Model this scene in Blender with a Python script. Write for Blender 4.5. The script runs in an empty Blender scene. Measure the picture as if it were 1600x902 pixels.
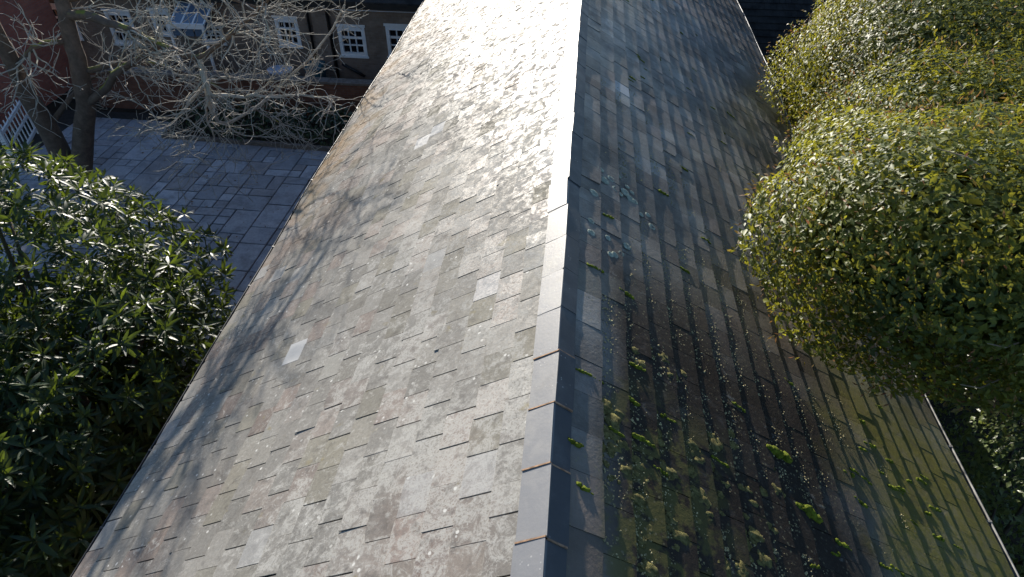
import bpy, bmesh, math, random
import numpy as np
from mathutils import Vector, Matrix, noise as mnoise

random.seed(7)
RNG = np.random.default_rng(7)
SC = bpy.context.scene
COL = SC.collection

# ------------------------------------------------------------------ camera
CAM_Z, PITCH, YAW, F_PX = 10.0, math.radians(40.538), math.radians(5.581), 1050.0
cam_d = bpy.data.cameras.new('camera')
cam_d.sensor_width = 36.0
cam_d.lens = 36.0 * F_PX / 1600.0
cam_d.clip_start, cam_d.clip_end = 0.05, 2000.0
cam = bpy.data.objects.new('camera', cam_d)
cam.location = (0.0, 0.0, CAM_Z)
cam.rotation_euler = (math.pi / 2 - PITCH, 0.0, YAW)
COL.objects.link(cam)
SC.camera = cam

# ------------------------------------------------------------------ light
SUN_EL, SUN_AZ = math.radians(15.5), math.radians(-21.0)     # azimuth from +Y, negative towards -X
world = bpy.data.worlds.new('World')
SC.world = world
world.use_nodes = True
wn = world.node_tree
wn.nodes.clear()
sky = wn.nodes.new('ShaderNodeTexSky')
sky.sky_type = 'NISHITA'
sky.sun_disc = False
sky.sun_elevation = SUN_EL
sky.sun_rotation = SUN_AZ
sky.altitude = 50.0
sky.ozone_density = 3.4
sky.dust_density = 0.6
bg = wn.nodes.new('ShaderNodeBackground')
bg.inputs['Strength'].default_value = 0.088
wo = wn.nodes.new('ShaderNodeOutputWorld')
wn.links.new(sky.outputs[0], bg.inputs[0])
wn.links.new(bg.outputs[0], wo.inputs[0])
sun_d = bpy.data.lights.new('sun', 'SUN')
sun_d.energy = 5.0
sun_d.angle = math.radians(0.5)
sun_d.color = (1.0, 0.93, 0.83)
sun = bpy.data.objects.new('sun', sun_d)
SUN_DIR = Vector((math.sin(SUN_AZ) * math.cos(SUN_EL), math.cos(SUN_AZ) * math.cos(SUN_EL), math.sin(SUN_EL)))
sun.rotation_euler = (-SUN_DIR).to_track_quat('-Z', 'Y').to_euler()
sun.location = (-10, 20, 20)
COL.objects.link(sun)
SC.view_settings.view_transform = 'Standard'
SC.view_settings.look = 'None'
SC.view_settings.gamma = 1.0
SC.view_settings.use_curve_mapping = False
SC.view_settings.exposure = 1.02
SC.cycles.use_denoising = True
SC.cycles.max_bounces = 6
SC.cycles.transparent_max_bounces = 8

# ------------------------------------------------------------------ helpers: objects
def tag(o, label=None, cat=None, group=None, kind=None):
    if label: o['label'] = label
    if cat: o['category'] = cat
    if group: o['group'] = group
    if kind: o['kind'] = kind
    return o

def empty(name, loc=(0, 0, 0), rz=0.0):
    o = bpy.data.objects.new(name, None)
    o.location = loc
    o.rotation_euler = (0, 0, rz)
    COL.objects.link(o)
    return o

def link(name, me, parent=None, loc=None):
    o = bpy.data.objects.new(name, me)
    COL.objects.link(o)
    if loc is not None: o.location = loc
    if parent is not None: o.parent = parent
    return o

def mesh(name, verts, faces, mat=None, smooth=False, col=None):
    """mesh from lists; col = one rgba (or one per vertex) stored as the point attribute 'Col'"""
    me = bpy.data.meshes.new(name)
    me.from_pydata([tuple(v) for v in verts], [], [tuple(f) for f in faces])
    if mat: me.materials.append(mat)
    if smooth: me.polygons.foreach_set('use_smooth', [True] * len(me.polygons))
    if col is not None:
        a = me.attributes.new('Col', 'FLOAT_COLOR', 'POINT')
        c = np.asarray(col, dtype=np.float32)
        if c.ndim == 1: c = np.tile(c, (len(verts), 1))
        a.data.foreach_set('color', c.ravel())
    me.update()
    return me

def big_mesh(name, V, Fc, mat=None, smooth=False, col=None):
    """fast mesh from numpy arrays; all faces with the same number of corners"""
    V = np.asarray(V, np.float32); Fc = np.asarray(Fc, np.int32)
    k = Fc.shape[1]
    me = bpy.data.meshes.new(name)
    me.vertices.add(len(V)); me.vertices.foreach_set('co', V.ravel())
    me.loops.add(Fc.size); me.loops.foreach_set('vertex_index', Fc.ravel())
    me.polygons.add(len(Fc))
    me.polygons.foreach_set('loop_start', np.arange(0, Fc.size, k, dtype=np.int32))
    me.polygons.foreach_set('loop_total', np.full(len(Fc), k, np.int32))
    if smooth: me.polygons.foreach_set('use_smooth', np.ones(len(Fc), bool))
    if mat: me.materials.append(mat)
    if col is not None:
        a = me.attributes.new('Col', 'FLOAT_COLOR', 'POINT')
        a.data.foreach_set('color', np.asarray(col, np.float32).ravel())
    me.update(calc_edges=True)
    return me

class MB:
    """collects boxes and tubes into one mesh"""
    def __init__(self): self.v, self.f = [], []
    def box(self, x0, x1, y0, y1, z0, z1):
        n = len(self.v)
        self.v += [(x, y, z) for x in (x0, x1) for y in (y0, y1) for z in (z0, z1)]
        self.f += [[n + i for i in q] for q in ((0, 1, 3, 2), (4, 6, 7, 5), (0, 4, 5, 1), (2, 3, 7, 6), (0, 2, 6, 4), (1, 5, 7, 3))]
        return self
    def bar(self, a, b, w, h, up=(0, 0, 1)):
        a, b = Vector(a), Vector(b)
        t = (b - a).normalized(); s = t.cross(Vector(up)).normalized(); u = s.cross(t)
        n = len(self.v)
        for p in (a, b):
            for i, j in ((-1, -1), (1, -1), (1, 1), (-1, 1)):
                self.v.append(tuple(p + s * (w / 2 * i) + u * (h / 2 * j)))
        self.f += [[n + i for i in q] for q in ((0, 3, 2, 1), (4, 5, 6, 7), (0, 1, 5, 4), (1, 2, 6, 5), (2, 3, 7, 6), (3, 0, 4, 7))]
        return self
    def tube(self, pts, rad, k=6, caps=True):
        pts = [Vector(p) for p in pts]
        n0 = len(self.v)
        u = None
        for i, p in enumerate(pts):
            t = (pts[min(i + 1, len(pts) - 1)] - pts[max(i - 1, 0)]).normalized()
            if u is None:
                u = t.orthogonal().normalized()
            else:
                u = (u - t * u.dot(t))
                u = u.normalized() if u.length > 1e-6 else t.orthogonal().normalized()
            w = t.cross(u)
            r = rad[i] if hasattr(rad, '__len__') else rad
            for j in range(k):
                a = 2 * math.pi * j / k
                self.v.append(tuple(p + (u * math.cos(a) + w * math.sin(a)) * r))
        for i in range(len(pts) - 1):
            for j in range(k):
                a, b = n0 + i * k + j, n0 + i * k + (j + 1) % k
                self.f.append([a, b, b + k, a + k])
        if caps:
            self.f.append([n0 + j for j in reversed(range(k))])
            self.f.append([n0 + (len(pts) - 1) * k + j for j in range(k)])
        return self
    def build(self, name, mat, parent=None, smooth=False, loc=None):
        return link(name, mesh(name, self.v, self.f, mat, smooth), parent, loc)

# ------------------------------------------------------------------ helpers: materials
class NT:
    def __init__(self, name):
        self.m = bpy.data.materials.new(name)
        self.m.use_nodes = True
        self.t = self.m.node_tree
        self.b = self.t.nodes['Principled BSDF']
        self.out = self.t.nodes['Material Output']
        self.pos = self.node('ShaderNodeNewGeometry').outputs['Position']
    def node(self, typ, **kw):
        n = self.t.nodes.new(typ)
        for k, v in kw.items(): setattr(n, k, v)
        return n
    def put(self, sock, v):
        if hasattr(v, 'links'): self.t.links.new(v, sock)
        elif isinstance(v, (tuple, list)) and len(v) == 3 and len(sock.default_value) == 4: sock.default_value = (*v, 1.0)
        else: sock.default_value = v
    def noise(self, scale, detail=4.0, rough=0.55, vec=None, dist=0.0, out=0):
        n = self.node('ShaderNodeTexNoise')
        self.put(n.inputs['Vector'], vec or self.pos)
        n.inputs['Scale'].default_value = scale; n.inputs['Detail'].default_value = detail
        n.inputs['Roughness'].default_value = rough; n.inputs['Distortion'].default_value = dist
        return n.outputs[out]
    def voro(self, scale, vec=None, feature='F1', rand=1.0, out='Distance'):
        n = self.node('ShaderNodeTexVoronoi', feature=feature)
        self.put(n.inputs['Vector'], vec or self.pos)
        n.inputs['Scale'].default_value = scale; n.inputs['Randomness'].default_value = rand
        return n.outputs[out]
    def ramp(self, fac, a, b, va=0.0, vb=1.0):
        n = self.node('ShaderNodeMapRange', interpolation_type='SMOOTHSTEP')
        self.put(n.inputs['Value'], fac)
        for k, v in zip(('From Min', 'From Max', 'To Min', 'To Max'), (a, b, va, vb)): self.put(n.inputs[k], v)
        return n.outputs[0]
    def math(self, op, a, b=0.0, clamp=False):
        n = self.node('ShaderNodeMath', operation=op, use_clamp=clamp)
        self.put(n.inputs[0], a); self.put(n.inputs[1], b)
        return n.outputs[0]
    def mul(self, *a):
        r = a[0]
        for x in a[1:]: r = self.math('MULTIPLY', r, x)
        return r
    def mix(self, fac, a, b, blend='MIX'):
        n = self.node('ShaderNodeMix', data_type='RGBA', blend_type=blend)
        self.put(n.inputs['Factor'], fac); self.put(n.inputs[6], a); self.put(n.inputs[7], b)
        return n.outputs[2]
    def attr(self, name='Col'):
        n = self.node('ShaderNodeAttribute'); n.attribute_name = name
        s = self.node('ShaderNodeSeparateColor'); self.t.links.new(n.outputs['Color'], s.inputs[0])
        return s.outputs[0], s.outputs[1], s.outputs[2], n.outputs['Alpha']
    def xyz(self, vec=None):
        s = self.node('ShaderNodeSeparateXYZ'); self.put(s.inputs[0], vec or self.pos)
        return s.outputs
    def scaled(self, x, y, z, vec=None):
        n = self.node('ShaderNodeMapping'); self.put(n.inputs['Vector'], vec or self.pos)
        n.inputs['Scale'].default_value = (x, y, z)
        return n.outputs[0]
    def bump(self, h, strength=0.4, dist=0.01):
        n = self.node('ShaderNodeBump'); n.inputs['Strength'].default_value = strength; n.inputs['Distance'].default_value = dist
        self.put(n.inputs['Height'], h)
        self.t.links.new(n.outputs[0], self.b.inputs['Normal'])
    def set(self, col=None, rough=None, spec=None, metal=None):
        if col is not None: self.put(self.b.inputs['Base Color'], col)
        if rough is not None: self.put(self.b.inputs['Roughness'], rough)
        if spec is not None: self.put(self.b.inputs['Specular IOR Level'], spec)
        if metal is not None: self.put(self.b.inputs['Metallic'], metal)
        return self.m

def simple(name, c, rough=0.6, var=0.25, scale=6.0, spec=0.5, bump=0.0):
    n = NT(name)
    f = n.noise(scale, 5, 0.6)
    c2 = tuple(x * (1 - var) for x in c); c1 = tuple(min(1, x * (1 + var)) for x in c)
    m = n.set(n.mix(n.ramp(f, 0.3, 0.7), c2, c1), rough, spec)
    if bump: n.bump(n.noise(scale * 6, 4, 0.6), bump, 0.01)
    return m

def slate_mat(name, right):
    n = NT(name)
    tone, warm, pale, rnd = n.attr()
    x, y, z = n.xyz()
    grey = n.mix(rnd, (0.160, 0.157, 0.149), (0.182, 0.178, 0.170))
    brown = (0.150, 0.108, 0.094)
    olive = (0.165, 0.155, 0.115)
    base = n.mix(n.ramp(warm, 0.70, 1.0, 0, 0.55), grey, brown)
    base = n.mix(n.ramp(warm, 0.25, 0.0, 0, 0.45), base, olive)
    # broad brown-red weathering bands, then fine grain
    big = n.noise(0.55, 3, 0.5)
    base = n.mix(n.ramp(big, 0.50, 0.74, 0, 0.42), base, (0.165, 0.120, 0.102))
    fine = n.noise(38, 6, 0.7)
    base = n.mix(n.ramp(fine, 0.25, 0.75, 0.0, 0.45), base, (0.07, 0.066, 0.060))
    base = n.mix(1.0, base, n.mix(tone, (1.22, 1.19, 1.14), (1.62, 1.58, 1.51)), 'MULTIPLY')
    off = n.node('ShaderNodeCombineXYZ'); n.put(off.inputs[0], n.mul(rnd, 37.0)); n.put(off.inputs[1], n.mul(tone, 23.0))
    va = n.node('ShaderNodeVectorMath', operation='ADD'); n.put(va.inputs[0], n.pos); n.put(va.inputs[1], off.outputs[0])
    own = va.outputs[0]                     # every slate has its own growth pattern
    mottle = n.noise(9, 8, 0.72, dist=0.6, vec=own)
    edge_noise = n.noise(60, 4, 0.7)
    if not right:
        # pale crusts of lichen, thicker towards the ridge
        patch = n.noise(1.3, 4, 0.6)
        up = n.ramp(x, -4.4, -0.4)
        thr = n.math('ADD', n.math('MULTIPLY', patch, 0.9), n.math('MULTIPLY', up, 0.30))
        m1 = n.math('ADD', n.math('ADD', n.math('MULTIPLY', mottle, 0.9), n.math('MULTIPLY', thr, 0.55)), n.math('MULTIPLY', n.math('SUBTRACT', warm, 0.5), 0.09))
        crust = n.mul(n.ramp(m1, 0.80, 0.94), n.ramp(edge_noise, 0.34, 0.52, 0.15, 1.0))
        base = n.mix(n.mul(crust, 0.75), base, (0.40, 0.39, 0.36))
        # thin pale outlines of old lichen rings
        ring = n.math('ABSOLUTE', n.math('SUBTRACT', n.noise(5.5, 5, 0.62, dist=1.2), 0.5))
        ring = n.mul(n.ramp(ring, 0.020, 0.004), n.ramp(n.noise(1.7, 3), 0.42, 0.58), n.ramp(edge_noise, 0.35, 0.6))
        base = n.mix(n.mul(ring, 0.7), base, (0.38, 0.37, 0.34))
        dk = n.mul(n.ramp(n.noise(6.5, 6, 0.7, vec=own), 0.52, 0.70), 0.55)
        base = n.mix(dk, base, (0.075, 0.068, 0.062))
        spots = n.voro(13, n.mix(0.04, n.pos, n.noise(7, 3, out=1)))
        sp = n.mul(n.ramp(spots, 0.19, 0.13), n.ramp(n.noise(2.3, 3), 0.50, 0.62))
        base = n.mix(n.mul(sp, 0.85), base, (0.58, 0.57, 0.53))
        ylw = n.mul(n.ramp(n.noise(4.2, 5, 0.7), 0.62, 0.72), 0.5)
        base = n.mix(ylw, base, (0.20, 0.165, 0.075))
        # orange-brown tint of the courses by the eave, far down the roof
        far = n.mul(n.ramp(x, -2.8, -4.2), n.ramp(y, 5.5, 10.0), n.ramp(n.noise(1.6, 4), 0.40, 0.62))
        base = n.mix(n.mul(far, 0.6), base, (0.24, 0.155, 0.075))
    else:
        # dark algae film down the middle, moss-green film towards the eave close by
        base = n.mix(n.ramp(n.noise(0.7, 4, 0.6), 0.40, 0.62, 0, 0.6), base, (0.155, 0.125, 0.095))
        base = n.mix(1.0, base, n.mix(rnd, (0.62, 0.62, 0.62), (1.3, 1.3, 1.3)), 'MULTIPLY')
        film = n.ramp(n.noise(1.1, 5, 0.65), 0.42, 0.66)
        base = n.mix(n.mul(film, 0.60), base, (0.050, 0.042, 0.035))
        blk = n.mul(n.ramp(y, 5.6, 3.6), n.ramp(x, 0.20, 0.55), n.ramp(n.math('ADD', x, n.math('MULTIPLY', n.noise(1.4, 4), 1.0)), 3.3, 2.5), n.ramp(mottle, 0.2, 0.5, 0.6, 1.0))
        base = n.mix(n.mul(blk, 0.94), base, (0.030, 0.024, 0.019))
        near = n.mul(n.ramp(y, 6.2, 4.2), n.ramp(n.math('ADD', x, n.math('MULTIPLY', n.noise(2.0, 4), 1.2)), 2.75, 3.7))
        base = n.mix(n.mul(near, n.ramp(mottle, 0.25, 0.62, 0.35, 0.92)), base, (0.180, 0.165, 0.040))
        pat = n.mul(n.ramp(y, 3.5, 2.7), n.ramp(x, 0.25, 0.38), n.ramp(x, 1.5, 0.8), n.ramp(n.noise(4.5, 5, 0.65), 0.46, 0.56))
        base = n.mix(n.mul(pat, 0.8), base, (0.115, 0.105, 0.038))
        crumb = n.mul(n.ramp(n.voro(24), 0.26, 0.16), n.ramp(n.noise(1.5, 3), 0.42, 0.60), n.ramp(y, 9.5, 4.5))
        base = n.mix(n.mul(crumb, 0.7), base, (0.20, 0.18, 0.11))
        cr2 = n.mul(n.ramp(mottle, 0.58, 0.68), n.ramp(n.noise(0.9, 3), 0.45, 0.6))
        base = n.mix(n.mul(cr2, 0.45), base, (0.26, 0.26, 0.23))
    base = n.mix(pale, base, (0.40, 0.40, 0.395))
    rough = n.ramp(mottle, 0.30, 0.62, 0.30, 0.62)
    bare = n.mul(n.ramp(mottle, 0.58, 0.40), n.ramp(n.noise(26, 5, 0.7, vec=own), 0.35, 0.6, 0.15, 1.0))
    if right: rough = n.ramp(n.noise(2.2, 5, 0.7), 0.3, 0.7, 0.34, 0.58)
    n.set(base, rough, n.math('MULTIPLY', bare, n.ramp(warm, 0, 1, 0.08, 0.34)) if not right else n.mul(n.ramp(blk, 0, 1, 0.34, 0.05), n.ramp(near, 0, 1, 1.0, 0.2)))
    hgt = n.math('ADD', n.math('MULTIPLY', mottle, 0.8), n.math('MULTIPLY', fine, 0.5))
    n.bump(hgt, 0.40 if not right else 0.75, 0.008)
    return n.m

def ridge_mat():
    n = NT('ridge_clay')
    tone, warm, pale, rnd = n.attr()
    mott = n.noise(8, 7, 0.7, dist=0.5)
    base = n.mix(tone, (0.125, 0.128, 0.136), (0.19, 0.192, 0.200))
    lich = n.mul(n.ramp(mott, 0.42, 0.66), warm)
    base = n.mix(n.mul(lich, 0.75), base, (0.31, 0.30, 0.27))
    base = n.mix(n.ramp(n.noise(3.5, 6, 0.7), 0.5, 0.8, 0, 0.5), base, (0.10, 0.095, 0.09))
    base = n.mix(n.mul(n.ramp(n.xyz()[0], 0.0, 0.012), n.ramp(n.noise(4, 5, 0.7), 0.2, 0.6, 0.55, 0.9)), base, (0.040, 0.043, 0.050))  # right of the crest painted darker, its shade put into the colour
    dots = n.ramp(n.voro(26), 0.16, 0.10)
    base = n.mix(n.mul(dots, n.ramp(n.noise(3, 2), 0.5, 0.6), 0.6), base, (0.42, 0.42, 0.40))
    n.set(base, n.ramp(mott, 0.2, 0.8, 0.42, 0.6), 0.45)
    n.bump(n.noise(45, 5, 0.6), 0.15, 0.006)
    return n.m

def leaf_mat(name, dark, light, rough=0.32, trans=0.30, tint=(0.35, 0.42, 0.03), rim=None, red=None, spec=0.5):
    """Col = (random tone, across-leaf 0..1 (0 at the midrib), young-shoot flag, 1)"""
    n = NT(name)
    tone, across, young, _a = n.attr()
    c = n.mix(tone, dark, light)
    if rim: c = n.mix(n.mul(n.ramp(across, 0.75, 1.0), 0.7), c, rim)
    c = n.mix(n.ramp(across, 0.10, 0.0, 0, 0.35), c, tuple(min(1, q * 1.6) for q in light))
    if red: c = n.mix(young, c, red)
    n.set(c, rough, spec)
    tr = n.node('ShaderNodeBsdfTranslucent'); n.put(tr.inputs[0], n.mix(tone, tuple(q * 0.6 for q in tint), tint) if not red else n.mix(young, n.mix(tone, tuple(q * 0.6 for q in tint), tint), red))
    ms = n.node('ShaderNodeMixShader'); ms.inputs[0].default_value = trans
    n.t.links.new(n.b.outputs[0], ms.inputs[1]); n.t.links.new(tr.outputs[0], ms.inputs[2])
    n.t.links.new(ms.outputs[0], n.out.inputs['Surface'])
    return n.m

def bark_mat(name, c, moss_amt):
    n = NT(name)
    v = n.noise(5, 6, 0.7)
    col = n.mix(n.ramp(v, 0.3, 0.7), tuple(q * 0.55 for q in c), c)
    g = n.node('ShaderNodeNewGeometry')
    nz = n.xyz(g.outputs['Normal'])[2]
    mm = n.mul(n.ramp(nz, 0.25, 0.8), n.ramp(n.noise(1.6, 4), 0.50, 0.62), moss_amt)
    col = n.mix(mm, col, (0.20, 0.21, 0.03))
    n.set(col, 0.85, 0.3)
    n.bump(n.noise(30, 5, 0.7, vec=n.scaled(1, 1, 0.25)), 0.6, 0.02)
    return n.m

def brick_mat(name, c1, c2, mortar, stain=0.4, axis='xz'):
    n = NT(name)
    x, y, z = n.xyz()
    cb = n.node('ShaderNodeCombineXYZ')
    n.put(cb.inputs[0], x if axis == 'xz' else y); n.put(cb.inputs[1], z)
    b = n.node('ShaderNodeTexBrick'); n.put(b.inputs['Vector'], cb.outputs[0])
    n.put(b.inputs['Color1'], c1); n.put(b.inputs['Color2'], c2); n.put(b.inputs['Mortar'], mortar)
    b.inputs['Scale'].default_value = 1.0; b.inputs['Mortar Size'].default_value = 0.006
    b.inputs['Brick Width'].default_value = 0.225; b.inputs['Row Height'].default_value = 0.075
    col = n.mix(n.ramp(n.noise(1.3, 5, 0.65), 0.35, 0.68, 0, stain), b.outputs[0], tuple(q * 0.35 for q in c1))
    col = n.mix(n.ramp(n.noise(9, 5, 0.65), 0.4, 0.75, 0, 0.35), col, mortar)
    n.set(col, 0.85, 0.3)
    n.bump(b.outputs['Fac'], -0.4, 0.01)
    return n.m

M = {}
M['slate_l'] = slate_mat('slate_weathered', False)
M['slate_r'] = slate_mat('slate_mossy', True)
M['ridge'] = ridge_mat()
M['mortar'] = simple('orange_mortar', (0.30, 0.19, 0.12), 0.9, 0.4, 20, 0.2)
M['deck'] = simple('roof_felt', (0.02, 0.019, 0.018), 0.9)
M['gutter'] = simple('gutter_iron', (0.035, 0.034, 0.034), 0.5, 0.4, 12)
M['gutter_grey'] = simple('gutter_grey', (0.26, 0.255, 0.24), 0.5, 0.35, 9)
M['hallbrick'] = brick_mat('hall_brick', (0.20, 0.10, 0.065), (0.26, 0.15, 0.10), (0.22, 0.20, 0.17), axis='yz')
M['moss_bright'] = simple('moss_bright', (0.118, 0.145, 0.014), 0.95, 0.45, 25, 0.15, 0.8)
M['moss_olive'] = simple('moss_olive', (0.150, 0.134, 0.052), 0.95, 0.45, 30, 0.1, 1.0)
M['lichen'] = simple('lichen_grey_green', (0.33, 0.37, 0.30), 0.95, 0.3, 40, 0.1, 0.6)
M['crumb'] = simple('lichen_crumb', (0.36, 0.31, 0.17), 0.95, 0.5, 9, 0.1)
M['litter'] = simple('dry_leaf', (0.19, 0.105, 0.055), 0.9, 0.5, 14, 0.2)

# ------------------------------------------------------------------ setting: ground
gm = NT('soil')
gcol = gm.mix(gm.ramp(gm.noise(1.2, 6, 0.65), 0.3, 0.7), (0.022, 0.018, 0.013), (0.055, 0.043, 0.03))
gcol = gm.mix(gm.ramp(gm.voro(16), 0.18, 0.05, 0, 0.6), gcol, (0.11, 0.075, 0.04))
gm.set(gcol, 0.95, 0.2); gm.bump(gm.noise(14, 6, 0.7), 0.8, 0.05)
ground = link('ground', mesh('ground', [(-400, -300, 0), (400, -300, 0), (400, 500, 0), (-400, 500, 0)], [(0, 1, 2, 3)], gm.m))
tag(ground, kind='structure')

# ------------------------------------------------------------------ the hall and its roof
TH = math.radians(32.7); CT, ST = math.cos(TH), math.sin(TH)
RIDGE_Z, HALF_W = 6.72, 4.17
EAVE_Z = RIDGE_Z - HALF_W * math.tan(TH)
Y0, Y1 = 0.2, 21.6
SL = HALF_W / CT

def wob(y, s, side):
    """old roof: gentle sag of the rafters and the ridge"""
    e = max(0.0, min(1.2, s / SL))
    dz = 0.020 * math.sin(y * 0.63 + 0.8) + 0.012 * math.sin(y * 1.7 + 2.0 * side)
    dz += 0.018 * math.sin(s * 1.3 + y * 0.5 + side) * e
    dx = 0.03 * math.exp(-((y - 12.5) / 3.0) ** 2) * (1 - e) 
    if side > 0:
        g = math.exp(-((y - 11.0) / 3.2) ** 2)
        dz -= 0.17 * g * e ** 1.5; dx -= 0.07 * g * e
    else:
        g = math.exp(-((y - 9.8) / 4.0) ** 2)
        dx -= 0.05 * g * e
    return dx, dz

def roof_p(side, s, y, h=0.0):
    dx, dz = wob(y, s, side)
    return Vector((side * (s * CT + h * ST) + dx, y, RIDGE_Z - s * ST + h * CT + dz))

hall = empty('slate_roofed_hall', (0, 10, 0))
tag(hall, 'long hall with a steep weathered slate roof running away from the viewer', 'hall')
def hpart(name, me, loc=None, kind=None):
    o = bpy.data.objects.new(name, me); COL.objects.link(o)
    o.parent = hall; o.matrix_parent_inverse = Matrix.Translation((0, -10, 0))
    if loc is not None: o.location = loc
    if kind: o['kind'] = kind
    return o
# walls (brick) and the deck under the slates
wb = MB()
for sx in (-1, 1):
    xa, xb = sorted((sx * 3.62, sx * 3.90))
    wb.box(xa, xb, Y0 + 0.2, Y1 - 0.2, 0.0, EAVE_Z + 0.02)
wb.box(-3.62, 3.62, Y0 + 0.2, Y0 + 0.45, 0, EAVE_Z); wb.box(-3.62, 3.62, Y1 - 0.45, Y1 - 0.2, 0, EAVE_Z)
hpart('wall', mesh('hall_wall', wb.v, wb.f, M['hallbrick']))
dv, df = [], []
ny = 44
for side in (-1, 1):
    n0 = len(dv)
    for i in range(ny + 1):
        y = Y0 + (Y1 - Y0) * i / ny
        for j in range(9):
            dv.append(roof_p(side, SL * j / 8 * 0.998, y, -0.012))
    for i in range(ny):
        for j in range(8):
            a = n0 + i * 9 + j
            df.append((a, a + 1, a + 10, a + 9))
hpart('roof_deck', mesh('roof_deck', dv, df, M['deck']))

# camera projection (only to decide which slates show largest)
_fw = Vector((-math.sin(YAW) * math.cos(PITCH), math.cos(YAW) * math.cos(PITCH), -math.sin(PITCH)))
_rt = Vector((math.cos(YAW), math.sin(YAW), 0)); _dn = -_rt.cross(_fw)
def project(p):
    q = Vector(p) - Vector((0, 0, CAM_Z)); w = q.dot(_fw)
    if w <= 0.1: return None
    return 800 + F_PX * q.dot(_rt) / w, 451 + F_PX * q.dot(_dn) / w, w

PALE = {-1: [(3.18, 4.62), (2.17, 8.42), (2.53, 8.31), (0.71, 4.42), (0.55, 2.35), (1.05, 2.45)], 1: [(0.70, 8.30)]}
PALE_AMT = {(3.18, 4.62): 0.95, (2.17, 8.42): 0.85, (2.53, 8.31): 0.8, (0.71, 4.42): 0.6, (0.70, 8.30): 0.95, (0.55, 2.35): 0.35, (1.05, 2.45): 0.3}
slates = []
for side, g, s0 in ((-1, 0.2450, 0.374), (1, 0.2345, 0.345)):
    k = 0
    while True:
        tail = s0 + g * k
        if tail > SL + 0.085: break
        top_row = (k == 0)
        w = 0.305
        y = Y0 + (0.5 * w if k % 2 else 0.0) + random.uniform(-0.02, 0.02)
        while y < Y1:
            ww = w + random.uniform(-0.010, 0.010)
            if top_row: ww = random.choice((0.20, 0.30, 0.30, 0.36))
            gap = random.choice((0.003, 0.006, 0.009, 0.011, 0.013)) if side < 0 else random.choice((0.003, 0.004, 0.006, 0.008))
            ya, yb = y, y + ww - gap
            y += ww
            t = random.uniform(0.0060, 0.0090) if side < 0 else random.uniform(0.009, 0.0135)
            delta = 0.0095 if side < 0 else 0.0150
            sl = random.gauss(0, 0.0035)
            if random.random() < 0.012: sl += random.uniform(0.02, 0.06)
            tl = tail + sl
            head = tail - g - 0.10
            lift = abs(random.gauss(0, 0.0018)) + (random.uniform(0.003, 0.008) if random.random() < 0.05 else 0)
            rot = random.gauss(0, 0.006)
            hb0, hb1 = 0.002, 0.002 + delta * (1 + 0.10 / g) + lift
            if head < 0.005: head = 0.005
            chip = random.random() < (0.16 if side < 0 else 0.10)
            n_t = 5
            us = [0, 0.28 + random.uniform(-.08, .08), 0.52 + random.uniform(-.08, .08), 0.77 + random.uniform(-.06, .06), 1]
            tails = [tl + random.gauss(0, 0.0018) + rot * (u - .5) * ww * 2 for u in us]
            if chip:
                q = random.choice((0, 4)); tails[q] -= random.uniform(0.01, 0.035)
            pts_t, pts_b = [], []
            tw = random.gauss(0, 0.0022)
            for (yy, ss, hh) in [(ya, head, hb0), (yb, head, hb0)]:
                pts_t.append(roof_p(side, ss, yy, hh + t)); 
            for u, ss in zip(reversed(us), reversed(tails)):
                yy = ya + (yb - ya) * u + rot * (ss - head) * 0.5
                hh = hb1 + tw * (u - .5)
                pts_t.append(roof_p(side, ss, yy, hh + t)); pts_b.append(roof_p(side, ss, yy, hh - 0.002))
            c = sum(pts_t, Vector()) / len(pts_t)
            pb_head = [roof_p(side, head, ya, hb0), roof_p(side, head, yb, hb0)]
            V = [p - c for p in pts_t] + [p - c for p in pb_head] + [p - c for p in pts_b]
            # 0,1 head top; 2..6 tail top (yb->ya); 7,8 head bottom; 9..13 tail bottom
            Fs = [(0, 1, 2, 3, 4, 5, 6)] + [(2 + i, 9 + i, 10 + i, 3 + i) for i in range(4)] + [(1, 8, 9, 2), (0, 6, 13, 7)]
            if side < 0: Fs = [tuple(reversed(f)) for f in Fs]
            pale = 0.0
            for (ps, py) in PALE[side]:
                if tail - g <= ps < tail and ya <= py < yb: pale = PALE_AMT[(ps, py)]
            if random.random() < (0.02 if side < 0 else 0.004): pale = max(pale, random.uniform(0.12, 0.4))
            colr = (random.random(), random.random(), pale, random.random())
            pc = project(roof_p(side, tail - g * 0.5, (ya + yb) / 2))
            area = 0.0
            if pc and -30 < pc[0] < 1630 and -30 < pc[1] < 920:
                area = 1.0 / pc[2] ** 2
                # the slope seen under its evergreen cover does not show
                if side > 0 and pc[0] > 1200 and pc[1] < 560: area = 0.0
            slates.append((area, side, c, V, Fs, colr))
        k += 1
slates.sort(key=lambda q: -q[0])
for area, side, c, V, Fs, colr in slates[:300]:
    hpart('slate', mesh('slate', V, Fs, M['slate_l'] if side < 0 else M['slate_r'], col=colr), c)
bv, bf, bc, bm_i = [], [], [], []
for area, side, c, V, Fs, colr in slates[300:]:
    n0 = len(bv)
    bv += [v + c for v in V]; bc += [colr] * len(V)
    bf += [tuple(i + n0 for i in f) for f in Fs]; bm_i += [0 if side < 0 else 1] * len(Fs)
me = mesh('slate_field', bv, bf, M['slate_l'], col=bc)
me.materials.append(M['slate_r'])
me.polygons.foreach_set('material_index', bm_i)
hpart('slate_field', me, kind='stuff')

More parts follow.
